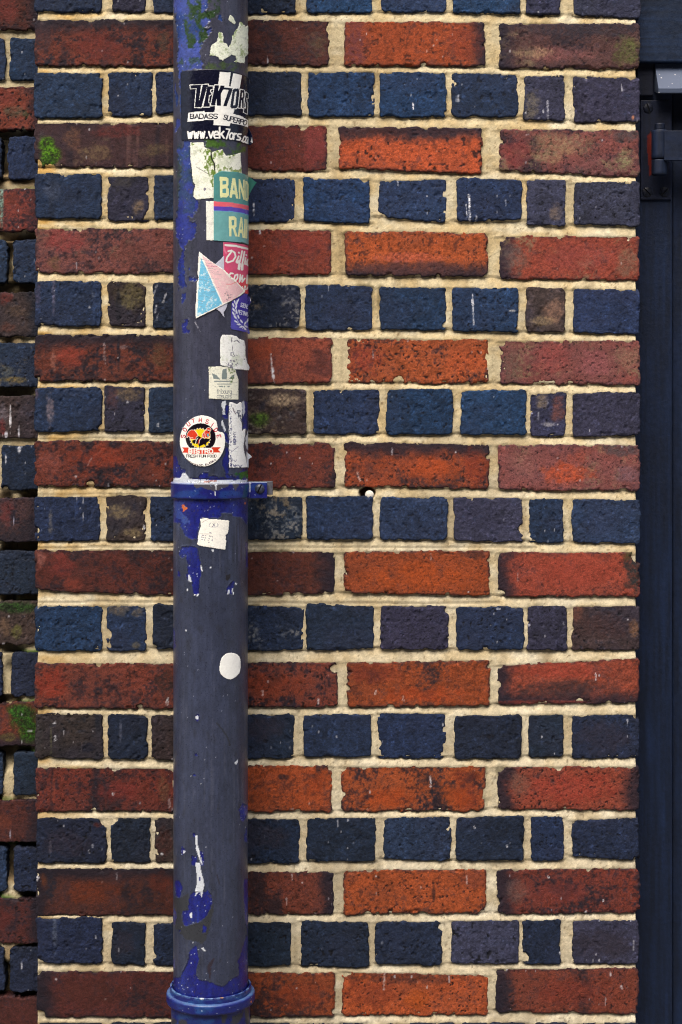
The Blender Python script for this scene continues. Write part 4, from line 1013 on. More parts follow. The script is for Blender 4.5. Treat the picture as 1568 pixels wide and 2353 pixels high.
# ------------------------------------------------------------------ clamp
def z_ax(dy): return CZ - (dy - HY) * AD / FOC
clamp = empty("pipe_clamp", (XC, YC, z_ax(1127)), "blue iron clamp round the pipe with one lug and slotted screw", "pipe clamp")
ZC0, ZC1 = z_ax(1143), z_ax(1107)
def clamp_col(co):
    fx, fy = to_px(co[:, 0], co[:, 1], co[:, 2])
    cv = Canvas(fx, fy, rgb(40, 36, 132)); cv.on = co[:, 1] < YC + 0.02
    n1 = fbm(fx / 45, fy / 25, 521, 4); n2 = fbm(fx / 8, fy / 8, 522, 3)
    f = sm(-0.3, 0.7, n1)[:, None]
    cv.c = (rgb(22, 26, 104) * (1 - f) + rgb(28, 56, 124) * f) * (1 + 0.09 * n2)[:, None]
    cv.at(680, 1880, 3.5636)
    cv.poly([(340, 180), (850, 190), (830, 235), (770, 255), (700, 290), (630, 305), (560, 280), (500, 265), (440, 240), (380, 270), (345, 235)], rgb(72, 70, 80), 1, 2.5, 2)
    cv.poly([(885, 190), (990, 195), (965, 250), (940, 300), (915, 250)], rgb(72, 70, 80), 1, 2, 2)
    for p in ([(645, 190), (670, 200), (665, 280), (650, 290)], [(640, 310), (655, 320), (645, 370), (635, 350)], [(1135, 180), (1155, 185), (1145, 300), (1135, 400)], [(1405, 200), (1440, 195), (1430, 225), (1405, 225)]):
        cv.poly(p, rgb(216, 220, 226), 1, 1.5, 2)
    cv.poly([(1080, 200), (1110, 200), (1100, 420), (1030, 425)], rgb(34, 84, 84), .6, 5)
    cv.poly([(110, 160), (140, 165), (135, 190), (115, 185)], rgb(206, 108, 56), 1, 1)
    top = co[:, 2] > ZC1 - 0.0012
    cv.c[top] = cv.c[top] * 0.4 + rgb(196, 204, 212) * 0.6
    s = (vn(fx / 4, fy / 4, 78) > 0.965) & cv.on
    cv.c[s] = rgb(150, 170, 200)
    return cv.c
cr = PR + 0.0038
prof = dense([(PR - 0.0002, ZC1 - 0.0002), (cr - 0.0008, ZC1), (cr, ZC1 - 0.001), (cr, ZC0 + 0.001), (cr - 0.001, ZC0), (PR, ZC0 + 0.0002)], 0.0012)
lathe("band", prof, M_PIPE, clamp, clamp_col, 300)

def plate(name, x0, x1, z0, z1, y0, y1, bev, mat, parent, colf, cell=0.0012):
    """bevelled box with a finely divided front (facing -y)"""
    bm = bmesh.new()
    bmesh.ops.create_cube(bm, size=1.0)
    for v in bm.verts:
        v.co = ((x0 + x1) / 2 + v.co.x * (x1 - x0), (y0 + y1) / 2 + v.co.y * (y1 - y0), (z0 + z1) / 2 + v.co.z * (z1 - z0))
    bmesh.ops.bevel(bm, geom=bm.edges[:], offset=bev, segments=2, affect='EDGES', profile=0.6)
    if cell:
        for ax, a, b in ((0, x0, x1), (2, z0, z1)):
            n = max(1, int((b - a) / cell))
            for i in range(1, n):
                p = [0, 0, 0]; p[ax] = a + (b - a) * i / n
                nn = [0, 0, 0]; nn[ax] = 1
                bmesh.ops.bisect_plane(bm, geom=bm.verts[:] + bm.edges[:] + bm.faces[:], plane_co=p, plane_no=nn)
    me = bpy.data.meshes.new(name); bm.to_mesh(me); bm.free()
    co = np.empty(len(me.vertices) * 3, np.float32); me.vertices.foreach_get("co", co); co = co.reshape(-1, 3)
    c4 = np.ones((len(co), 4), np.float32); c4[:, :3] = lin(np.clip(colf(co), 0, 1))
    a = me.attributes.new("Col", 'FLOAT_COLOR', 'POINT'); a.data.foreach_set("color", c4.ravel())
    return link(name, me, mat, parent)

def Dx(d, y): return (d - CX) * (DIST + y) / FOC
def Dz(d, y): return CZ - (d - HY) * (DIST + y) / FOC
ylug = YC - 0.010
plate("lug", XC + PR * 0.95, Dx(614, ylug), Dz(1145, ylug), Dz(1108, ylug), ylug, ylug + 0.005, 0.0008, M_PIPE, clamp, clamp_col)
yb = YC - 0.003
def backlug_col(co):
    fx, fy = to_px(co[:, 0], co[:, 1], co[:, 2])
    n = fbm(fx / 8, fy / 8, 530, 3)[:, None]
    return rgb(92, 92, 98) * (1 + 0.2 * n)
plate("back_lug", XC + PR * 0.95, Dx(627, yb), Dz(1137, yb), Dz(1105.5, yb), yb, yb + 0.005, 0.0008, M_PIPE, clamp, backlug_col, 0.0025)
# spacer holding the lug off the wall
def blue_col(co): return np.ones((len(co), 3)) * rgb(38, 40, 118)
plate("spacer", Dx(590, -0.04), Dx(606, -0.04), Dz(1133, -0.04), Dz(1112, -0.04), YC + 0.002, 0.004, 0.002, M_PIPE, clamp, blue_col, 0)

def screw(parent, x, y, z, r, ang, col, dome=0.45, mat=None):
    """round head with a cut slot, facing -y"""
    n = 28
    prof = [(r * math.cos(a), r * dome * math.sin(a)) for a in np.linspace(0, math.pi / 2, 9)]
    nr = 44
    g = np.linspace(-1, 1, nr)
    X, Z = np.meshgrid(g, g)
    rr = np.hypot(X, Z)
    k = np.where(rr > 1, 1 / np.maximum(rr, 1e-6), 1.0)
    X, Z = X * k, Z * k; rr = np.minimum(rr, 1)
    hgt = r * dome * np.sqrt(np.maximum(1 - rr ** 2, 0))
    sl = np.abs(X * math.cos(ang) + Z * math.sin(ang))
    hgt = np.where((sl < 0.12), np.minimum(hgt, 0) + r * dome * 0.15, hgt)
    co = np.stack([(x + r * X).ravel(), (y - hgt).ravel(), (z + r * Z).ravel()], 1)
    idx = np.arange(nr * nr).reshape(nr, nr)
    Q = np.stack([idx[:-1, :-1].ravel(), idx[:-1, 1:].ravel(), idx[1:, 1:].ravel(), idx[1:, :-1].ravel()], 1)
    c = np.ones((len(co), 3)) * rgb(*col)
    nn = fbm(X.ravel() * 3, Z.ravel() * 3, int(abs(x * 9999)), 3)
    c = c * (1 + 0.3 * nn)[:, None]
    c[(sl < 0.12).ravel()] *= 0.4
    return link("screw", mesh_np("screw", co, Q, c), mat or M_PIPE, parent)
screw(clamp, Dx(597, ylug), ylug, Dz(1123, ylug), 11.0 * S, -0.45, (52, 58, 76), 0.6)

# ------------------------------------------------------------------ stickers
def sticker(name, outline, conv, painter, base, label, cat, mat, lift=0.0004, step=0.0006, rag=0.0, wrap=0.22, flaps=(), group=None, curl=None):
    ox, oy, k = conv
    P = [(ox + a / k, oy + b / k) for a, b in outline]
    xs = [p[0] for p in P]; ys = [p[1] for p in P]
    # angular range
    def ang(f):
        d = f / DPF
        s = (math.atan((d - CX) / FOC) - amid) / 1.0
        q = AD / math.cos(amid) * math.sin(s) / PR
        q = max(-0.9999, min(0.9999, q))
        return math.asin(q) + s
    ta, tb = ang(min(xs)) - 0.03, ang(max(xs)) + 0.03
    right = max(xs) >= RGT * DPF - 6
    if right: tb = TSIL + wrap
    ta = max(ta, -TSIL)
    z1 = CZ - (min(ys) / DPF - HY) * (AD - PR) / FOC + 0.03; z0 = CZ - (max(ys) / DPF - HY) * (AD - PR) / FOC - 0.03
    if min(ys) / DPF > HY: z1 += 0.03
    if max(ys) / DPF < HY: z0 -= 0.03
    tt = np.arange(ta, tb, step / PR) - TH0; zz = np.arange(z0, z1, step)
    T, Z, Q = pipe_grid(tt, zz)
    Tc = np.minimum(th_rel(T), TSIL - 0.045) - TH0
    r = PR + lift
    x, y, _ = cyl(Tc, Z, r)
    fx, fy = to_px(x, y, Z)
    extra = np.maximum(th_rel(T) - (TSIL - 0.045), 0)
    cv = Canvas(fx, fy, base).at(ox, oy, k)
    inside = np.zeros(len(fx), bool); inside[cv.mask(outline, rag, 21)] = True
    inside &= extra < wrap - 0.02
    painter(cv)
    hgt = (curl(cv, th_rel(T)) if curl else 0.0)
    x, y, _ = cyl(T, Z, r + cv.h + hgt)
    ok = inside[Q].all(1)
    Q = Q[ok]
    used = np.unique(Q); mp = np.full(len(T), -1); mp[used] = np.arange(len(used)); Q = mp[Q]
    co = np.stack([x, y, Z], 1)[used]; c = cv.c[used]
    for pts, col, d0, d1, white in flaps:
        # loose corner standing off the pipe beyond its outline: traced outline, leaning back from the tangent
        F = [(ox + a / k, oy + b / k) for a, b in pts]
        fx0, fx1 = min(p[0] for p in F), max(p[0] for p in F); fy0, fy1 = min(p[1] for p in F), max(p[1] for p in F)
        gx, gy = np.meshgrid(np.linspace(fx0, fx1, 40), np.linspace(fy0, fy1, 90))
        gx, gy = gx.ravel(), gy.ravel()
        t = (gx - fx0) / max(fx1 - fx0, 1e-6)
        yy = YC + PR * 0.06 + d0 + (d1 - d0) * t + 0.002 * np.sin(3 * t)
        X, ZZ = to_world(gx, gy, yy)
        ins = inpoly(gx, gy, F)
        idx = np.arange(40 * 90).reshape(90, 40)
        q = np.stack([idx[:-1, :-1].ravel(), idx[:-1, 1:].ravel(), idx[1:, 1:].ravel(), idx[1:, :-1].ravel()], 1)[:, ::-1]
        q = q[ins[q].all(1)]
        u = np.unique(q); m2 = np.full(3600, -1); m2[u] = np.arange(len(u))
        cc = np.ones((3600, 3)) * np.asarray(col)
        if white is not None:
            cc[inpoly(gx, gy, [(ox + a / k, oy + b / k) for a, b in white])] = rgb(232, 234, 236)
        Q = np.concatenate([Q, m2[q] + len(co)])
        co = np.concatenate([co, np.stack([X, yy, ZZ], 1)[u]]); c = np.concatenate([c, cc[u]])
    cen = co.mean(0)
    o = link(name, mesh_np(name, co - cen, Q, c), mat)
    o.location = cen
    md = o.modifiers.new("thickness", 'SOLIDIFY'); md.thickness = 0.00025; md.offset = -1
    return tag(o, label, cat, group)

WHT = rgb(238, 238, 226)
def wornpaper(cv, amt=0.25, moss=0.0, seed=0):
    n = fbm(cv.fx / 14, cv.fy / 14, 600 + seed, 4, 0.6); n2 = fbm(cv.fx / 4, cv.fy / 5, 610 + seed, 3)
    cr = np.abs(fbm(cv.fx / 30, cv.fy / 12, 620 + seed, 3))
    f = (sm(0.04, 0.0, cr) * amt * 1.2)[:, None]
    cv.c = cv.c * (1 - f) + rgb(110, 108, 104) * f
    f = (sm(0.2, 0.9, n + 0.3 * n2) * amt)[:, None]
    cv.c = cv.c * (1 - f) + rgb(150, 148, 140) * f
    if moss:
        f = (sm(0.0, 0.6, fbm(cv.fx / 26, cv.fy / 40, 630 + seed, 4, 0.6) + 0.25 * n2) * moss)[:, None]
        cv.c = cv.c * (1 - f) + rgb(84, 112, 40) * f

# 1 torn white paper remnant at the top
def p_top(cv):
    wornpaper(cv, 0.35, 0.5, 1)
    n2 = fbm(cv.fx / 4, cv.fy / 5, 640, 3)[:, None]
    cv.c = cv.c * (1 + 0.05 * n2)
sticker("paper_scrap", [(730, 880), (780, 690), (850, 650), (880, 490), (930, 500), (970, 570), (950, 660), (1010, 680), (1040, 740), (1070, 700), (1100, 560), (1150, 470), (1180, 440), (1210, 330), (1250, 350), (1300, 420), (1345, 400), (1345, 850), (1300, 900), (1290, 1000), (1250, 990), (1180, 980), (1110, 960), (1170, 930), (1150, 880), (1080, 860), (1020, 900), (960, 950), (890, 930), (860, 880), (760, 870)],
        (650, 0, 3.92), p_top, rgb(236, 242, 220), "torn white paper remnant at the top of the pipe, above the black sticker", "sticker", M_PAPER, 0.00045, rag=3.0)
sticker("paper_scrap", [(1030, 310), (1060, 220), (1110, 260), (1155, 340), (1140, 385), (1080, 350)], (650, 0, 3.92), lambda cv: wornpaper(cv, .3, .2, 2), rgb(222, 228, 206),
        "smallest white paper fleck, just above the torn remnant at the pipe top", "sticker", M_PAPER, 0.00045, rag=1.5)

# 2 the black logo sticker
def p_vek(cv):
    NV = rgb(16, 18, 38); W_ = rgb(252, 252, 244)
    n = fbm(cv.fx / 5, cv.fy / 7, 650, 3)
    def wp(p): cv.poly(p, W_)
    wp([(880, 75), (1095, 95), (1060, 375), (850, 345)]); wp([(1145, 105), (1315, 150), (1270, 410), (1090, 380)])
    wp([(850, 330), (1270, 400), (1160, 850), (1075, 1145), (755, 1120), (790, 740)])
    wp([(265, 880), (580, 850), (585, 870), (780, 870), (785, 1022), (565, 1025), (555, 1038), (245, 1062)])
    wp([(770, 870), (1150, 905), (1342, 960), (1345, 975), (1436, 1030), (1436, 1168), (1335, 1130), (1100, 1085), (770, 1025)])
    letters = [([(300, 345), (515, 335), (475, 655), (545, 335), (655, 325), (630, 380), (520, 780), (390, 775), (425, 400), (310, 410)], ()),
        ([(640, 330), (655, 360), (755, 365), (740, 420), (700, 425), (690, 480), (720, 490), (705, 530), (670, 540), (655, 690), (690, 700), (680, 765), (555, 770), (600, 560)], ()),
        ([(785, 340), (865, 345), (850, 470), (900, 345), (975, 350), (970, 380), (905, 510), (900, 745), (825, 745), (815, 600), (790, 740), (705, 740)], ()),
        ([(960, 385), (1130, 400), (1120, 470), (1015, 755), (945, 755), (1055, 435), (940, 430)], ()),
        ([(1135, 430), (1180, 405), (1250, 410), (1265, 480), (1235, 760), (1200, 800), (1110, 800), (1085, 760)], ([(1180, 470), (1212, 470), (1182, 735), (1145, 740)],)),
        ([(1290, 425), (1360, 445), (1368, 560), (1348, 620), (1350, 800), (1320, 795), (1315, 640), (1302, 640), (1290, 790), (1245, 785)], ([(1318, 490), (1338, 495), (1336, 580), (1310, 580)],)),
        ([(1390, 480), (1432, 510), (1432, 600), (1405, 590), (1408, 660), (1425, 690), (1420, 905), (1350, 870), (1365, 790), (1392, 800), (1395, 730), (1372, 650)], ())]
    for p, hs in letters:
        cv.stroke(p + [p[0]], 27, W_)
    for p, hs in letters:
        cv.poly(p, NV)
        for hp in hs: cv.poly(hp, W_)
    cv.text("BADASS", 300, 998, 850, 996, 88, 20, NV, 0.02); cv.text("SUPERPOW", 952, 1012, 1470, 1150, 92, 19, NV, 0.02)
    cv.text("www.vek", 255, 1385, 985, 1378, 190, 34, W_, 0.02, 0.25)
    cv.text("7ors", 985, 1382, 1300, 1420, 170, 30, W_, 0.02, 0.25); cv.text(".com", 1300, 1440, 1470, 1500, 170, 24, W_, 0.02, 0.25)
    sp = (sm(0.5, 0.8, n) * 0.25)[:, None]
    cv.c = cv.c * (1 - sp) + rgb(60, 60, 80) * sp * (cv.c.mean(1, keepdims=True) < 0.3) + cv.c * sp * (cv.c.mean(1, keepdims=True) >= 0.3)
sticker("sticker", [(105, 95), (150, 70), (300, 52), (500, 35), (800, 30), (1100, 60), (1300, 115), (1430, 185), (1470, 200), (1470, 1530), (1440, 1515), (1150, 1430), (900, 1397), (500, 1400), (300, 1410), (130, 1430)],
        (700, 270, 4.9), p_vek, rgb(16, 18, 38), "black and white logo sticker wrapped round the pipe, lettered with a web address", "sticker", M_VINYL, 0.0009,
        flaps=[([(1415, 185), (1470, 225), (1515, 285), (1470, 310), (1415, 345)], rgb(14, 16, 30), 0.0, 0.006, None),
               ([(1415, 1120), (1445, 1170), (1490, 1270), (1518, 1350), (1526, 1470), (1490, 1525), (1415, 1505)], rgb(24, 32, 60), 0.0, -0.010, [(1485, 1450), (1512, 1360), (1528, 1490)])])

# 3 white torn paper with moss
def p_moss(cv):
    wornpaper(cv, 0.3, 0.15, 3)
    n = fbm(cv.fx / 10, cv.fy / 14, 660, 4, 0.6)
    for p, op in (([(520, 380), (760, 370), (820, 560), (830, 780), (790, 1000), (760, 800), (650, 660), (660, 450)], 1.0), ([(770, 400), (980, 380), (980, 480), (840, 560), (800, 480)], .9), ([(820, 620), (1260, 700), (1260, 760), (820, 760)], .8), ([(1040, 430), (1160, 440), (1100, 520), (1050, 500)], .9), ([(430, 260), (500, 265), (480, 320), (430, 310)], .8)):
        s = cv.mask(p, 8, 31)
        f = (sm(-0.35, 0.35, n[s]) * op)[:, None]
        cv.c[s] = cv.c[s] * (1 - f) + rgb(92, 116, 44) * (1 + 0.35 * n[s])[:, None] * f
    cv.stroke([(765, 400), (770, 520), (815, 600), (820, 700)], 22, rgb(34, 38, 34)); cv.stroke([(530, 655), (740, 775)], 8, rgb(70, 70, 66)); cv.stroke([(1050, 690), (1085, 655)], 8, rgb(60, 64, 56))
    cv.ell(665, 1000, 18, 26, rgb(110, 108, 126), .8, 2)
sticker("paper_label", [(430, 270), (650, 265), (665, 350), (750, 370), (790, 420), (860, 390), (940, 380), (1000, 480), (1080, 470), (1150, 450), (1225, 425), (1250, 760), (1000, 760), (820, 800), (812, 1145), (530, 1170), (480, 1120), (510, 930), (475, 890), (460, 700), (440, 560)],
        (650, 500, 3.92), p_moss, rgb(244, 247, 230), "mossy torn white paper label on the pipe directly under the black sticker", "sticker", M_PAPER, 0.0005, rag=1.2)
# 4 narrow strip
sticker("paper_strip", [(680, 1190), (815, 1190), (815, 1812), (690, 1812)], (650, 500, 3.92), lambda cv: wornpaper(cv, .28, .05, 4), rgb(242, 243, 230),
        "narrow upright white paper strip along the left edge of the teal sticker", "sticker", M_PAPER, 0.0005, rag=0.8)

# 5 teal sticker
def p_band(cv):
    Y = rgb(238, 240, 176)
    n = fbm(cv.fx / 14, cv.fy / 14, 670, 3)
    up = sm(840, 790, cv.fy)[:, None]
    cv.c = (rgb(112, 172, 172) * (1 - up) + rgb(84, 146, 142) * up) * (1 + 0.04 * n)[:, None]
    cv.poly([(300, 980), (370, 985), (840, 1018), (1100, 1060), (1330, 1108), (1400, 1140), (1400, 1260), (1330, 1230), (1100, 1175), (840, 1135), (370, 1117), (300, 1115)], rgb(236, 104, 118))
    cv.poly([(300, 1117), (370, 1119), (840, 1137), (1100, 1177), (1330, 1232), (1400, 1260), (1400, 1380), (1330, 1350), (1100, 1285), (840, 1252), (370, 1236), (300, 1236)], rgb(96, 76, 186))
    cv.poly([(300, 1237), (370, 1237), (840, 1253), (1100, 1286), (1330, 1350), (1330, 1370), (1100, 1306), (840, 1270), (370, 1252), (300, 1252)], rgb(104, 160, 220))
    T_ = rgb(96, 158, 156)
    for p, hs in (([(540, 320), (720, 320), (780, 370), (780, 540), (755, 600), (790, 650), (790, 820), (730, 880), (555, 880)], [[(615, 425), (720, 425), (720, 520), (615, 530)], [(620, 640), (720, 640), (720, 760), (620, 765)]]),
        ([(890, 350), (965, 355), (1050, 910), (985, 900), (965, 800), (890, 790), (870, 890), (805, 880)], [[(930, 520), (955, 700), (900, 690)]]),
        ([(1060, 370), (1095, 380), (1190, 700), (1185, 395), (1220, 400), (1225, 950), (1190, 940), (1100, 600), (1105, 920), (1065, 915)], []),
        ([(1245, 430), (1290, 440), (1330, 520), (1330, 920), (1300, 985), (1240, 960)], [[(1272, 520), (1292, 540), (1292, 900), (1272, 890)]]),
        ([(790, 1395), (950, 1395), (1000, 1450), (1000, 1680), (960, 1720), (1030, 1950), (965, 1945), (900, 1730), (860, 1725), (865, 1940), (800, 1935)], [[(865, 1500), (935, 1500), (935, 1640), (870, 1650)]]),
        ([(1110, 1420), (1155, 1430), (1205, 1985), (1165, 1975), (1150, 1860), (1095, 1850), (1080, 1955), (1030, 1950)], [[(1130, 1570), (1142, 1760), (1106, 1750)]]),
        ([(1213, 1460), (1247, 1465), (1252, 1995), (1208, 1990)], []), ([(1272, 1480), (1296, 1485), (1296, 2000), (1264, 2000)], [])):
        cv.poly(p, Y)
        for h_ in hs: cv.poly(h_, T_)
sticker("sticker", [(370, 265), (450, 220), (530, 165), (620, 155), (1000, 180), (1200, 230), (1310, 285), (1345, 300), (1345, 2185), (1310, 2170), (1180, 2120), (700, 2080), (370, 2065)],
        (800, 660, 6.817), p_band, rgb(110, 168, 168), "teal sticker with cream capitals and a red and purple stripe", "sticker", M_VINYL, 0.0011,
        flaps=[([(1285, 275), (1350, 315), (1430, 375), (1510, 440), (1560, 475), (1500, 550), (1430, 660), (1370, 780), (1320, 900), (1285, 960)], rgb(40, 108, 92), 0.0, 0.012, None)])

# 6 red script sticker
def p_dif(cv):
    W_ = rgb(246, 244, 236)
    n = fbm(cv.fx / 16, cv.fy / 24, 680, 3)
    f = sm(1090, 1160, cv.fy + 6 * n)[:, None]
    cv.c = (rgb(216, 84, 122) * (1 - f) + rgb(226, 66, 78) * f) * (1 + 0.03 * n)[:, None]
    cv.stroke([(820, 122), (1080, 145), (1400, 225)], 50, W_)
    for p in ([(890, 275), (970, 258), (1050, 310), (1072, 410), (1010, 510), (880, 555), (838, 520), (860, 430), (960, 300)], [(1150, 400), (1090, 540), (1115, 565), (1160, 510)], [(1150, 308), (1160, 318)],
              [(1232, 275), (1205, 420), (1150, 620), (1142, 710), (1165, 725), (1180, 590)], [(1292, 290), (1265, 440), (1225, 640), (1222, 735), (1243, 730), (1250, 590)], [(1318, 440), (1300, 590), (1335, 600)], [(1335, 365), (1340, 375)],
              [(1378, 480), (1352, 540), (1362, 610), (1385, 630)]): cv.stroke(p, 42, W_)
    for p in ([(1010, 830), (950, 820), (910, 870), (960, 960)], [(1120, 850), (1060, 870), (1030, 980), (1070, 1010), (1120, 940), (1120, 850)], [(1190, 860), (1165, 1040), (1245, 880), (1235, 1040), (1300, 950)], [(1365, 870), (1350, 1070)]): cv.stroke(p, 38, W_)
    for p in ([(1300, 1140), (1280, 1190), (1300, 1240), (1330, 1210), (1320, 1145), (1300, 1140)], [(1375, 1160), (1350, 1230)], [(1240, 1150), (1225, 1230)]): cv.stroke(p, 22, W_)
    s = cv.mask([(770, 50), (800, 150), (850, 330), (830, 340), (768, 240)], 2); cv.c[s] = cv.c[s] * 0.6 + rgb(246, 190, 200) * 0.4
sticker("sticker", [(768, 45), (1080, 70), (1385, 130), (1410, 140), (1410, 1340), (1385, 1338), (1290, 1320), (1000, 1240), (768, 1000)],
        (770, 960, 6.192), p_dif, rgb(220, 80, 108), "pink red sticker with white handwritten script, under the teal one", "sticker", M_VINYL, 0.0006)
# grey backing under the triangle
sticker("paper_scrap", [(560, 605), (610, 545), (690, 480), (772, 385), (790, 390), (800, 1500), (880, 1560), (850, 1690), (782, 1800), (808, 1930), (760, 1890), (690, 1790), (590, 1715), (560, 1600)],
        (770, 960, 6.192), lambda cv: wornpaper(cv, .1, 0, 6), rgb(200, 202, 216), "pale grey scrap sticking out from behind the triangular sticker", "sticker", M_PAPER, 0.0009)
# 7 triangle
def p_tri(cv):
    n = fbm(cv.fx / 9, cv.fy / 10, 690, 4, 0.65); n2 = fbm(cv.fx / 3, cv.fy / 3, 691, 2)
    s = cv.poly([(205, 440), (235, 470), (745, 1590), (118, 1895), (150, 1200), (165, 900), (190, 700)], rgb(112, 190, 222))
    f = sm(0.0, 0.6, n[s] + 0.2 * n2[s])[:, None] * 0.8
    cv.c[s] = cv.c[s] * (1 - f) + rgb(222, 234, 236) * f
    s = cv.poly([(235, 370), (480, 550), (760, 740), (900, 910), (1100, 1060), (1270, 1260), (1050, 1465), (850, 1530), (770, 1570), (430, 820)], rgb(238, 196, 198))
    f = sm(0.0, 0.7, n[s])[:, None] * 0.6
    cv.c[s] = cv.c[s] * (1 - f) + rgb(240, 222, 212) * f
    cv.stroke([(350, 630), (530, 660), (620, 650)], 14, rgb(212, 110, 142), .8); cv.stroke([(840, 1090), (960, 1095), (1090, 1040)], 22, rgb(234, 134, 138), .8)
    rs = np.random.RandomState(4)
    for i in range(34):
        yy = 380 + i * 45; xx = rs.uniform(80, 420); ln = rs.uniform(120, 420)
        pts = [(xx + ln * t, yy + 40 * t + rs.uniform(-14, 14)) for t in np.linspace(0, 1, 5)]
        cv.stroke(pts, 5, rgb(120, 120, 132), .7)
    s = cv.mask([(820, 1280), (880, 1290), (990, 1350), (940, 1420), (880, 1560), (830, 1480), (820, 1380)], 8, 3)
    f = (sm(0.05, 0.4, n2[s]) * 0.85)[:, None]; cv.c[s] = cv.c[s] * (1 - f) + rgb(90, 84, 92) * f
    s = cv.mask([(460, 510), (800, 740), (1120, 1040), (1320, 1260), (1240, 1240), (1060, 1070), (860, 880), (720, 720)], 5, 3)
    f = (sm(0.1, 0.5, n[s]) * 0.6)[:, None]; cv.c[s] = cv.c[s] * (1 - f) + rgb(150, 148, 112) * f
sticker("sticker", [(165, 275), (470, 520), (800, 740), (1110, 1030), (1310, 1250), (1310, 1290), (1200, 1380), (880, 1560), (560, 1720), (80, 1955), (72, 1800), (80, 1560), (92, 1500), (105, 1050), (150, 930), (128, 860), (128, 760), (145, 450)],
        (770, 960, 6.192), p_tri, rgb(250, 246, 234), "cracked white triangular sticker with faded blue and pink fields", "sticker", M_PAPER, 0.0015, rag=0.5)
# 8 purple
def p_pur(cv):
    W_ = rgb(226, 230, 244)
    n = fbm(cv.fx / 12, cv.fy / 14, 700, 4)
    lo = sm(1255, 1300, cv.fy + 8 * n)[:, None] * 0.5
    cv.c = rgb(70, 58, 160) * (1 - lo) + rgb(98, 104, 196) * lo
    cv.c = cv.c * (1 + 0.07 * n)[:, None]
    cv.text("SZENE", 1185, 1640, 1375, 1702, 92, 15, W_, 0, .2); cv.text("PETTNAU", 1122, 1822, 1390, 1890, 92, 15, W_, 0, .2)
    stem = [(1110, 1480), (1055, 1640), (1060, 1800), (1095, 1930), (1160, 2060), (1250, 2140)]
    cv.stroke(stem, 8, W_)
    def leaf(x, y, ang, ln=62, wd=20):
        ca, sa = math.cos(ang), math.sin(ang)
        cv.poly([(x + u * ln * ca - v * wd * sa, y + u * ln * sa + v * wd * ca) for u, v in ((-1, 0), (-.5, .8), (0, 1), (.5, .8), (1, 0), (.5, -.8), (0, -1), (-.5, -.8))], W_)
    for x, y, a in ((1130, 1500, -1.1), (1050, 1530, 1.35), (1100, 1570, -1.2), (1015, 1610, 1.2), (1085, 1660, -1.3), (1020, 1720, 1.1), (1092, 1770, 1.5), (1018, 1820, 1.0), (1060, 1910, .9), (1140, 1900, 1.2), (1085, 2020, .5), (1215, 2010, .9), (1150, 2090, .2), (1210, 2150, -.2), (1310, 2060, -1.0), (1330, 2140, .5), (1370, 1990, -1.3), (1300, 2190, .8)): leaf(x, y, a)
    cv.stroke([(1240, 2200), (1270, 2140), (1300, 2220)], 12, W_)
sticker("sticker", [(975, 1520), (1290, 1320), (1375, 1345), (1410, 1360), (1410, 2330), (1330, 2290), (1100, 2240), (975, 2220), (945, 2170), (960, 1800)],
        (770, 960, 6.192), p_pur, rgb(74, 62, 164), "purple sticker with a white laurel wreath round two words", "sticker", M_VINYL, 0.0007,
        flaps=[([(1365, 1370), (1430, 1410), (1460, 1520), (1420, 1600), (1365, 1680)], rgb(48, 40, 120), 0.0, 0.006, [(1425, 1420), (1458, 1510), (1440, 1520)]), ([(1365, 2190), (1400, 2200), (1422, 2290), (1412, 2335), (1365, 2305)], rgb(84, 84, 176), 0.0, 0.004, None)])
# 9 white portrait label
def p_face(cv):
    wornpaper(cv, 0.22, 0.15, 9)
    n = fbm(cv.fx / 5, cv.fy / 6, 710, 3)
    K_ = rgb(62, 60, 84)
    for p, w in (([(432, 185), (438, 125)], 20), ([(470, 185), (520, 165), (562, 205)], 14), ([(455, 250), (447, 300), (462, 370)], 7), ([(520, 410), (530, 418)], 14), ([(640, 470), (642, 480)], 16), ([(515, 480), (518, 486)], 12)):
        sel, d = cv.dist(p, w); f = (sm(w * .6, w * .2, d + 5 * n[sel]) * .8)[:, None]; cv.c[sel] = cv.c[sel] * (1 - f) + K_ * f
    for p in ([(410, 360), (480, 350), (510, 390), (480, 440), (420, 420)], [(340, 560), (420, 470), (560, 560), (440, 620)]):
        s = cv.mask(p, 4, 3); f = (sm(0.0, 0.5, n[s]) * 0.7)[:, None]; cv.c[s] = cv.c[s] * (1 - f) + K_ * f
sticker("paper_label", [(245, 180), (255, 120), (280, 78), (430, 75), (520, 100), (560, 140), (640, 165), (660, 260), (662, 400), (690, 540), (712, 560), (715, 655), (480, 640), (380, 605), (250, 575)],
        (820, 1320, 4.055), p_face, rgb(248, 250, 244), "bleached white label with faint dark smudges, below the purple sticker", "sticker", M_PAPER, 0.0009, rag=1.0,
        flaps=[([(670, 560), (712, 570), (726, 605), (715, 655), (670, 648)], rgb(214, 216, 222), 0.0, 0.003, None)])
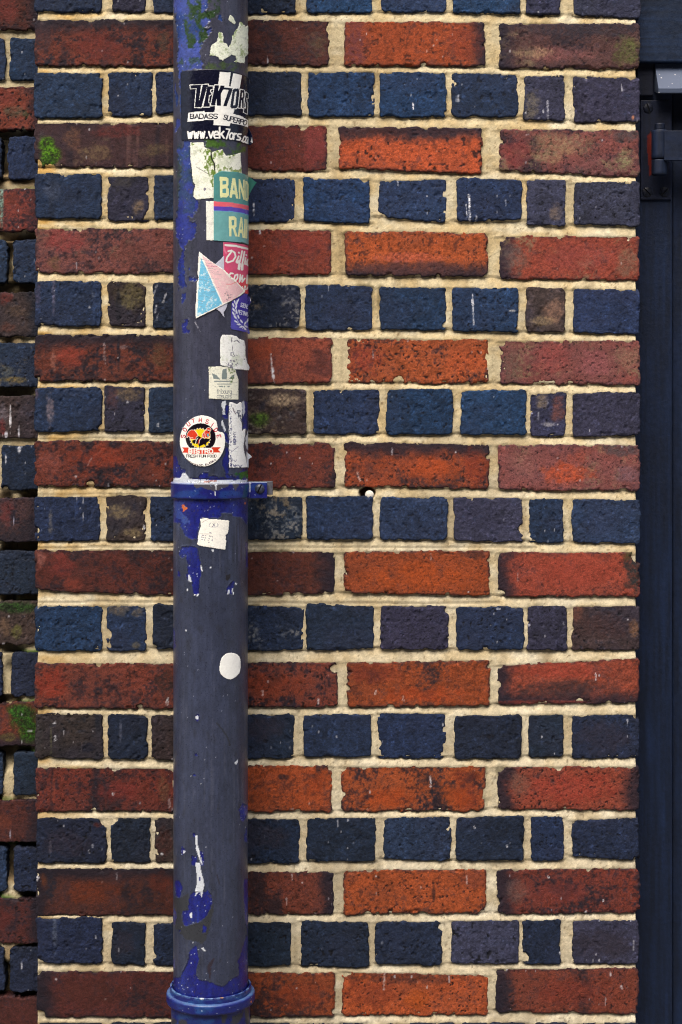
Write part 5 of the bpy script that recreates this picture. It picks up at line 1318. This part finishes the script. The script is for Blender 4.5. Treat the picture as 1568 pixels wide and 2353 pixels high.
# 10 trefoil label
def p_tre(cv):
    wornpaper(cv, 0.3, 0.0, 10)
    K_ = rgb(116, 130, 130)
    n = fbm(cv.fx / 4, cv.fy / 5, 720, 3)
    for p in ([(115, 700), (190, 730), (250, 800), (140, 795)], [(290, 640), (350, 630), (362, 720), (355, 800), (272, 800), (275, 720)], [(385, 800), (440, 740), (485, 715), (470, 785)], [(215, 905), (290, 905), (295, 930), (240, 925)], [(305, 905), (330, 905), (318, 938)], [(350, 905), (412, 905), (390, 930)]): cv.poly(p, K_, .9, .4)
    cv.stroke([(155, 832), (440, 832)], 16, K_, .85); cv.stroke([(208, 876), (430, 876)], 14, K_, .85)
    cv.text("fribourg", 196, 1030, 440, 1030, 66, 9, rgb(140, 144, 142)); cv.text("casuals", 196, 1106, 440, 1106, 66, 9, rgb(140, 144, 142))
    for p in ([(380, 610), (500, 640), (480, 700), (390, 720)], [(430, 740), (480, 740), (450, 880), (410, 860)], [(60, 590), (120, 590), (70, 640)]):
        s = cv.mask(p, 5, 3); f = (sm(-0.3, 0.4, n[s]) * 0.85)[:, None]; cv.c[s] = cv.c[s] * (1 - f) + rgb(88, 112, 60) * f
sticker("paper_label", [(58, 592), (250, 590), (380, 600), (500, 640), (520, 720), (548, 800), (548, 1135), (300, 1130), (62, 1118)],
        (820, 1320, 4.055), p_tre, rgb(236, 236, 216), "square cream label with a faded grey trefoil and two lower case words", "sticker", M_PAPER, 0.0006, rag=0.7)
# 11 long torn label
def p_long(cv):
    wornpaper(cv, 0.18, 0.0, 11)
    n = fbm(cv.fx / 3.2, cv.fy / 4.5, 730, 3); n2 = fbm(cv.fx / 7, cv.fy / 60, 731, 3)
    D_ = rgb(52, 58, 104)
    s = cv.mask([(395, 1190), (438, 1190), (436, 2230), (395, 2230)], 1); f = sm(0.0, 0.35, n[s])[:, None] * .8; cv.c[s] = cv.c[s] * (1 - f) + D_ * f
    s = cv.mask([(395, 2060), (470, 2100), (470, 2230), (395, 2230)], 2); f = sm(0.0, 0.35, n[s])[:, None] * .8; cv.c[s] = cv.c[s] * (1 - f) + D_ * f
    s = cv.mask([(470, 2180), (610, 2190), (610, 2225), (470, 2225)], 2); f = sm(-0.1, 0.2, n[s])[:, None] * .8; cv.c[s] = cv.c[s] * (1 - f) + D_ * f
    s = cv.mask([(500, 1290), (580, 1300), (600, 1500), (560, 1440), (520, 1370)], 3); f = sm(-0.2, 0.3, n[s] + .5 * n2[s])[:, None] * .85; cv.c[s] = cv.c[s] * (1 - f) + rgb(70, 74, 92) * f
    cv.stroke([(455, 1265), (470, 1310), (500, 1360)], 16, rgb(96, 84, 92), .8)
    cv.text("BONNY", 500, 1860, 500, 1640, 40, 7, D_, 0, .25); cv.stroke([(430, 1980), (480, 1940), (540, 1895)], 7, D_, .8); cv.stroke([(480, 2110), (490, 2140), (515, 2105)], 7, D_, .8)
    cv.ell(482, 1800, 30, 34, D_, .35, 2)
sticker("paper_label", [(390, 1172), (440, 1165), (520, 1200), (570, 1170), (605, 1180), (600, 1470), (605, 1640), (640, 1600), (660, 1600), (655, 1700), (645, 1780), (628, 1900), (655, 2030), (668, 2080), (688, 2232), (390, 2236)],
        (820, 1320, 4.055), p_long, rgb(250, 252, 248), "long upright torn white label at the right of the round rooster sticker", "sticker", M_PAPER, 0.0007, rag=1.2)
sticker("paper_scrap", [(672, 1960), (700, 2000), (720, 2240), (690, 2232), (668, 2080)], (820, 1320, 4.055), lambda cv: wornpaper(cv, .15, 0, 12), rgb(226, 230, 234),
        "white curled paper scrap at the pipe's right edge just above the clamp", "sticker", M_PAPER, 0.0009, rag=.8,
        flaps=[([(675, 1990), (705, 2000), (740, 2030), (765, 2062), (740, 2075), (700, 2110), (675, 2140)], rgb(228, 232, 238), 0.0, 0.002, None)])
# 12 round sticker
def p_rooster(cv):
    RD, K_, YL, W_, MA = rgb(216, 62, 36), rgb(18, 10, 20), rgb(244, 212, 22), rgb(246, 244, 232), rgb(196, 26, 52)
    pts = [(735 + 432 * math.cos(a), 790 + 412 * math.sin(a)) for a in np.linspace(0, 2 * math.pi, 60)]
    pts = [(x, min(y, 1085)) for x, y in pts]
    cv.poly(pts, K_)
    sun = []
    for i in range(44):
        a = 2 * math.pi * i / 44; rr = 300 if i % 2 else 255
        sun.append((720 + rr * math.cos(a), min(810 + rr * math.sin(a), 1085)))
    cv.stroke(sun + [sun[0]], 16, W_); cv.poly(sun, YL)
    cv.poly([(620, 760), (690, 745), (780, 800), (960, 820), (1010, 830), (960, 900), (905, 930), (885, 1020), (830, 980), (720, 1030), (705, 1110), (690, 1110), (690, 1030), (660, 960), (610, 970), (590, 930), (560, 970), (500, 930), (495, 870), (560, 850)], K_)
    cv.poly([(860, 1000), (890, 1030), (915, 1085), (890, 1085)], K_)
    tail = [(345, 790), (350, 690), (400, 610), (470, 570), (550, 575), (610, 640), (655, 730), (600, 780), (600, 840), (440, 820), (400, 740), (372, 760)]
    cv.stroke(tail + [tail[0]], 20, W_); cv.poly(tail, RD)
    cv.stroke([(430, 795), (520, 795)], 14, W_); cv.stroke([(590, 950), (610, 860), (660, 800)], 16, W_); cv.stroke([(660, 980), (690, 850), (750, 790)], 22, RD); cv.stroke([(690, 970), (700, 870), (760, 800)], 12, W_)
    neck = [(785, 790), (790, 690), (850, 610), (905, 570), (905, 530), (960, 500), (1010, 520), (1030, 570), (1000, 600), (990, 660), (1010, 720), (960, 770), (960, 805), (880, 770), (850, 815), (820, 770)]
    cv.stroke(neck + [neck[0]], 22, W_); cv.poly(neck, RD)
    cv.stroke([(905, 570), (990, 580)], 18, W_); cv.poly([(925, 575), (985, 590), (975, 630), (935, 620)], rgb(40, 10, 14)); cv.stroke([(850, 640), (815, 800)], 9, W_); cv.stroke([(890, 660), (860, 800)], 9, W_)
    cv.poly([(945, 650), (972, 720), (950, 775), (912, 725)], rgb(44, 184, 214)); cv.poly([(990, 640), (1010, 690), (990, 710)], YL)
    rib = [(205, 1065), (395, 1065), (395, 1110), (1050, 1110), (1050, 1060), (1315, 1060), (1235, 1140), (1315, 1215), (1105, 1215), (1105, 1255), (355, 1255), (355, 1215), (210, 1215), (265, 1140)]
    cv.stroke(rib + [rib[0]], 22, W_); cv.poly(rib, RD)
    cv.stroke([(700, 1060), (700, 1110)], 14, K_)
    cv.text("BISTRO", 400, 1232, 1110, 1232, 108, 34, W_, 0, .34); cv.text("FRESH FUN FOOD", 325, 1352, 1195, 1352, 72, 15, K_, 0, .28)
    for ch, x, y, a in (('S', 237, 752, -1.45), ('O', 285, 562, -1.05), ('U', 388, 405, -.6), ('T', 530, 312, -.25), ('H', 728, 288, 0.03), ('S', 922, 332, .32), ('I', 1070, 425, .58), ('D', 1172, 572, 1.0), ('E', 1255, 752, 1.42)):
        cv.letter(ch, x, y, 108, 72, a, 24, MA)
    s = "ANCHORAGE, ALASKA"
    cs = [(340, 1430), (385, 1465), (432, 1500), (480, 1530), (535, 1553), (592, 1570), (648, 1580), (708, 1584), (768, 1582), (812, 1588), (840, 1575), (880, 1560), (937, 1537), (990, 1512), (1042, 1488), (1090, 1460), (1148, 1428)]
    for i, ch in enumerate(s):
        if ch in GL and ch != ' ':
            a = .62 - 1.24 * i / (len(s) - 1)
            if ch == ',': cv.stroke([(812, 1580), (806, 1598)], 12, K_)
            else: cv.letter(ch, cs[i][0], cs[i][1], 50, 40, a, 14, rgb(50, 16, 40))
out = []
for i in range(72):
    a = 2 * math.pi * i / 72
    out.append((787 + 652 * math.cos(a), 888 + 735 * math.sin(a)))
notch = [(1195, 330), (1215, 420), (1228, 520), (1215, 575), (1250, 605), (1300, 622), (1350, 625), (1400, 665)]
out2 = [p for p in out if not (p[0] > 1195 and p[1] < 668)]
out2 = sorted(out2, key=lambda p: math.atan2(p[1] - 888, p[0] - 787))
k0 = [i for i, p in enumerate(out2) if math.atan2(p[1] - 888, p[0] - 787) > math.atan2(330 - 888, 1195 - 787)][0]
out2 = out2[:k0] + notch + out2[k0:]
sticker("sticker", out2, (700, 1640, 7.127), p_rooster, rgb(253, 252, 242), "round white sticker with a rooster and red ribbon, its edge notched", "sticker", M_VINYL, 0.0009, 0.0005)
# 13 white square label under the clamp
def p_sq(cv):
    wornpaper(cv, 0.12, 0, 13)
    K_ = rgb(58, 56, 96)
    n = fbm(cv.fx / 3, cv.fy / 3, 740, 2)
    cv.stroke([(612, 762), (640, 800)], 7, K_); cv.stroke([(640, 765), (605, 812)], 7, K_)
    for a in (-.5, 0.0, .5, 2.6, 3.1, 3.7): cv.stroke([(625 + 62 * math.cos(a), 785 + 40 * math.sin(a)), (625 + 62 * math.cos(a + .3), 785 + 40 * math.sin(a + .3))], 6, K_, .8)
    cv.stroke([(590, 815), (660, 815)], 5, K_, .5)
    for x, y in ((565, 890), (580, 895), (460, 930), (475, 930), (505, 935), (560, 940), (570, 945), (600, 950), (450, 955), (470, 960), (500, 965), (555, 975), (600, 985), (455, 990), (490, 998), (540, 1000), (600, 1005), (550, 1030)):
        cv.stroke([(x, y), (x + 10, y + 6)], 9, K_, .8)
    cv.stroke([(455, 750), (500, 725), (550, 705)], 6, rgb(150, 140, 130), .8); cv.stroke([(390, 1035), (400, 985)], 12, K_, .6); cv.stroke([(420, 912), (600, 910)], 4, rgb(170, 168, 160), .7)
sticker("paper_label", [(430, 700), (530, 682), (560, 700), (700, 705), (838, 718), (850, 730), (840, 850), (830, 905), (795, 935), (805, 960), (797, 990), (808, 1005), (797, 1130), (785, 1142), (600, 1115), (420, 1085), (384, 1060), (400, 950), (415, 870), (440, 800)],
        (680, 1880, 3.5636), p_sq, rgb(250, 248, 236), "tilted white square label with torn left edge, below the clamp", "sticker", M_PAPER, 0.0006, rag=0.6)
# 14 white oval
sticker("sticker", [(740, 1812), (775, 1800), (810, 1797), (850, 1802), (885, 1817), (910, 1845), (921, 1880), (922, 1980), (910, 2040), (870, 2082), (835, 2105), (800, 2117), (760, 2110), (720, 2088), (685, 2055), (670, 2010), (670, 1970), (678, 1910), (695, 1855)],
        (650, 2000, 2.94), lambda cv: None, rgb(254, 255, 248), "blank white oval sticker low on the grey pipe", "sticker", M_VINYL, 0.0006)

# ------------------------------------------------------------------ wall plug
def flatc(*c): return lambda co: np.ones((len(co), 3)) * rgb(*c)
px, pz = to_world(RX(489), RY(BR + 936), 0.0)
t = np.linspace(0, 2 * math.pi, 33)[:-1]
rings = [(0.0062, 0.014), (0.0062, 0.0), (0.0066, -0.0012), (0.0062, -0.0022), (0.0042, -0.0032), (0.0020, -0.0038), (0.0002, -0.0039)]
co = np.concatenate([np.stack([px + r * np.cos(t), np.full(32, 0.004 + yv), pz + r * 0.95 * np.sin(t)], 1) for r, yv in rings])
i, k = np.meshgrid(np.arange(32), np.arange(len(rings) - 1))
a = (k * 32 + i).ravel(); b = (k * 32 + (i + 1) % 32).ravel()
cc = np.ones((len(co), 3)) * rgb(232, 226, 212); cc[160:] = rgb(236, 230, 216)
plug = link("wall_plug", mesh_np("wall_plug", co - np.array([px, 0.004, pz]), np.stack([a, b, b + 32, a + 32], 1), cc), M_PAPER)
plug.location = (px, 0.004, pz)
tag(plug, "small white wall plug in a drilled hole in a mortar joint", "wall plug")

# ------------------------------------------------------------------ door, frame and hinge on the right
def PX(c): return 2430 + c / 2.6133
def PY(c): return c / 2.6133
def navy(seed, grain='v', base=(16, 28, 50), specks=1.0):
    def f(co):
        x, z = co[:, 0], co[:, 2]
        n1 = fbm(x * 30, z * 14, seed, 3); n3 = fbm(x * 300, z * 300, seed + 2, 2)
        g = fbm(x * 260, z * 9, seed + 1, 3) if grain == 'v' else fbm(x * 9, z * 330, seed + 1, 3)
        c = rgb(*base)[None] * (1 + 0.14 * n1 + 0.24 * g + 0.10 * n3)[:, None]
        drip = (vn(x * 260, z * 50, seed + 5) > 0.955) & (vn(x * 22, z * 9, seed + 6) > 0.72) & (n3 > 0.05)
        if specks: c[drip] = rgb(110, 124, 148)
        return c
    return f
def wx(fx, y): return float(to_world(fx, 0, y)[0])
def wz(fy, y): return float(to_world(0, fy, y)[1])
yj = 0.05
frame = empty("door_frame", (wx(2620, yj), yj, 0), "navy painted timber door frame beside the right edge of the pier", "door frame")
XR0 = wx(2540, yj)
jx1 = wx(2691, yj)
plate("jamb", XR0, jx1, 0.0, wz(250, yj), yj, yj + 0.09, 0.002, M_NAVY, frame, navy(801), 0.0025)
yl = 0.028
plate("lintel", wx(2540, yl), 1.6, wz(246, yl), 2.75, yl, yl + 0.10, 0.002, M_NAVY, frame, navy(803, 'h', (20, 35, 58)), 0.0025)
yk = 0.042
plate("corner_block", wx(2550, yk), wx(2617, yk), wz(381, yk), wz(252, yk) + 0.004, yk, yj + 0.01, 0.0015, M_NAVY, frame, navy(805, 'v', (11, 17, 33), 0), 0.0025)
# sloping weather bar under the lintel
bm = bmesh.new()
ya, ybb = 0.046, 0.012
xa_, xb_ = wx(2621, ya), wx(2636, ybb)
zt_, zb_ = wz(253, ya), wz(353, ybb)
ZL = zb_ - 0.006
pr = [(ya, zt_, xa_), (ybb, zb_, xb_), (ybb + 0.001, ZL, xb_), (ybb + 0.008, ZL, xb_ + .001), (0.06, ZL + 0.012, xa_), (0.06, zt_, xa_)]
n_ = 60
vs = []
for i in range(n_ + 1):
    u = i / n_
    vs.append([bm.verts.new((xs + (1.55 - xs) * u, yv, zv)) for yv, zv, xs in pr])
for i in range(n_):
    for j in range(len(pr)):
        k2 = (j + 1) % len(pr)
        bm.faces.new((vs[i][j], vs[i][k2], vs[i + 1][k2], vs[i + 1][j]))
bm.faces.new(vs[0][::-1]); bm.faces.new(vs[-1])
bmesh.ops.subdivide_edges(bm, edges=[e for e in bm.edges if e.calc_length() > 0.03 and e.verts[0].co.x < 0.7], cuts=12, use_grid_fill=True)
bmesh.ops.recalc_face_normals(bm, faces=bm.faces[:])
me = bpy.data.meshes.new("weather_bar"); bm.to_mesh(me); bm.free()
def bar_mat():
    m, nt, b = new_mat("dusty painted metal")
    N, Lk = nt.nodes, nt.links
    tc = N.new("ShaderNodeTexCoord")
    v = N.new("ShaderNodeTexVoronoi"); v.inputs["Scale"].default_value = 130
    Lk.new(tc.outputs["Object"], v.inputs["Vector"])
    n = N.new("ShaderNodeTexNoise"); n.inputs["Scale"].default_value = 55; n.inputs["Detail"].default_value = 5
    Lk.new(tc.outputs["Object"], n.inputs["Vector"])
    r = N.new("ShaderNodeValToRGB")
    r.color_ramp.elements[0].position = 0.23; r.color_ramp.elements[0].color = (0.62, 0.60, 0.60, 1)
    r.color_ramp.elements[1].position = 0.31; r.color_ramp.elements[1].color = (0.075, 0.10, 0.16, 1)
    ad = N.new("ShaderNodeMath"); ad.operation = 'MULTIPLY_ADD'; ad.inputs[1].default_value = 0.55; ad.inputs[2].default_value = -0.14
    Lk.new(n.outputs["Fac"], ad.inputs[0])
    ad2 = N.new("ShaderNodeMath"); ad2.operation = 'ADD'
    Lk.new(v.outputs["Distance"], ad2.inputs[0]); Lk.new(ad.outputs[0], ad2.inputs[1])
    Lk.new(ad2.outputs[0], r.inputs["Fac"]); Lk.new(r.outputs["Color"], b.inputs["Base Color"])
    b.inputs["Roughness"].default_value = 0.55
    return m
link("weather_bar", me, bar_mat(), frame)
# door
yd = 0.062
door = empty("door", (0.9, yd, 0), "navy boarded door at the right edge behind the strap hinge", "door")
x = jx1 + 0.0022
k = 0
while x < 1.5:
    w_ = 0.142
    plate("board", x, min(x + w_, 1.5), 0.02, wz(262, yd), yd, yd + 0.04, 0.0025, M_NAVY, door, navy(820 + k, 'v', (16, 28, 50), 0), 0.003 if k == 0 else 0)
    x += w_ + 0.002; k += 1
# hinge
yp = yj - 0.004
hinge = empty("strap_hinge", (wx(2640, yp), yp, wz(570, yp)), "navy iron strap hinge screwed to the jamb, with a rust red streak", "hinge")
def plate_col(co):
    c = navy(840, 'v', (17, 25, 46))(co)
    fx, fy = to_px(co[:, 0], co[:, 1], co[:, 2])
    cv = Canvas(fx, fy, rgb(0, 0, 0)); cv.c = c
    cv.at(2430, 0, 2.6133)
    cv.poly([(455, 1370), (470, 1400), (465, 1640), (468, 1820), (440, 1840), (430, 1640), (418, 1560), (425, 1420)], rgb(98, 22, 10), 1, 1.2)
    return cv.c
plate("plate", wx(PX(352), yp), wx(PX(672), yp), wz(PY(2085), yp), wz(PY(1045), yp), yp, yj + 0.002, 0.001, M_NAVY, hinge, plate_col, 0.0015)
def vcyl(name, x0, x1, z0, z1, yc, col=(26, 36, 56), seed=850):
    r = (x1 - x0) / 2; xc = (x0 + x1) / 2
    prof = [(0.0003, z1), (r * .6, z1), (r - 0.0012, z1), (r - 0.0003, z1 - 0.0004), (r, z1 - 0.0014)] + [(r, z1 - 0.0014 + (z0 + 0.0028 - z1) * q) for q in np.linspace(0.1, 0.9, 9)] + [(r, z0 + 0.0014), (r - 0.0012, z0), (0.0003, z0)]
    prof = prof[::-1]
    return lathe(name, prof, M_NAVY, hinge, lambda co: navy(seed, 'v', col)(co), 64, xc, yc)
yh = yj - 0.030
vcyl("barrel", wx(PX(466), yh), wx(PX(640), yh), wz(PY(1642), yh - .02), wz(PY(1338), yh - .02), yh, (20, 30, 50), 851)
vcyl("pin", wx(PX(497), yh), wx(PX(604), yh), wz(PY(1345), yh - .015), wz(PY(1272), yh - .015), yh, (17, 25, 44), 852)
vcyl("knuckle", wx(PX(466), yh), wx(PX(627), yh), wz(PY(1812), yh - .02), wz(PY(1650), yh - .02), yh, (19, 29, 48), 853)
ys = yh - 0.014
plate("strap", wx(PX(600), ys), 1.0, wz(PY(1675), ys), wz(PY(1362), ys), ys, ys + 0.007, 0.001, M_NAVY, hinge, navy(855, 'h', (20, 30, 50)), 0.003)
for cx_, cy_, an in ((430, 1130, 0.3), (420, 2008, 0.75), (602, 2005, -0.75)):
    screw(hinge, wx(PX(cx_), yp), yp, wz(PY(cy_), yp), 0.0077, an, (14, 20, 36), 0.3, M_NAVY)

# ------------------------------------------------------------------ ground
m, nt, b = new_mat("paving")
n = nt.nodes.new("ShaderNodeTexNoise"); n.inputs["Scale"].default_value = 6; n.inputs["Detail"].default_value = 8
rp = nt.nodes.new("ShaderNodeValToRGB")
rp.color_ramp.elements[0].color = (0.10, 0.10, 0.095, 1); rp.color_ramp.elements[1].color = (0.24, 0.23, 0.21, 1)
nt.links.new(n.outputs["Fac"], rp.inputs["Fac"]); nt.links.new(rp.outputs["Color"], b.inputs["Base Color"])
b.inputs["Roughness"].default_value = 0.9
me = bpy.data.meshes.new("pavement")
me.from_pydata([(-60, -60, 0), (60, -60, 0), (60, 60, 0), (-60, 60, 0)], [], [(0, 1, 2, 3)])
tag(link("pavement", me, m), kind="structure")

# ------------------------------------------------------------------ the terrace across the street, seen only in reflections
def solid(name, boxes, col, rough, parent):
    bm = bmesh.new()
    for x0, x1, y0, y1, z0, z1 in boxes:
        r = bmesh.ops.create_cube(bm, size=1.0)
        for v in r["verts"]:
            v.co = ((x0 + x1) / 2 + v.co.x * (x1 - x0), (y0 + y1) / 2 + v.co.y * (y1 - y0), (z0 + z1) / 2 + v.co.z * (z1 - z0))
    me = bpy.data.meshes.new(name); bm.to_mesh(me); bm.free()
    m, nt, b = new_mat(name + " finish")
    n = nt.nodes.new("ShaderNodeTexNoise"); n.inputs["Scale"].default_value = 3
    r = nt.nodes.new("ShaderNodeValToRGB")
    r.color_ramp.elements[0].color = (*[k * 0.7 for k in col], 1); r.color_ramp.elements[1].color = (*[k * 1.3 for k in col], 1)
    nt.links.new(n.outputs["Fac"], r.inputs["Fac"]); nt.links.new(r.outputs["Color"], b.inputs["Base Color"])
    b.inputs["Roughness"].default_value = rough
    return link(name, me, m, parent)
terr = empty("terrace_building", (0, -11, 0), "dark brick terrace across the street, behind the camera", "building")
solid("wall", [(-16, 16, -14, -10.5, 0, 8.5)], (0.10, 0.06, 0.05), 0.9, terr)
solid("cornice", [(-16.1, 16.1, -14.1, -10.3, 8.5, 8.9)], (0.3, 0.28, 0.24), 0.9, terr)
for fl in (1.0, 4.2):
    for i in range(10):
        xw = -14.2 + 3.15 * i
        solid("window", [(xw - 0.5, xw + 0.5, -10.5, -10.46, fl, fl + 1.7)], (0.03, 0.035, 0.04), 0.2, terr)
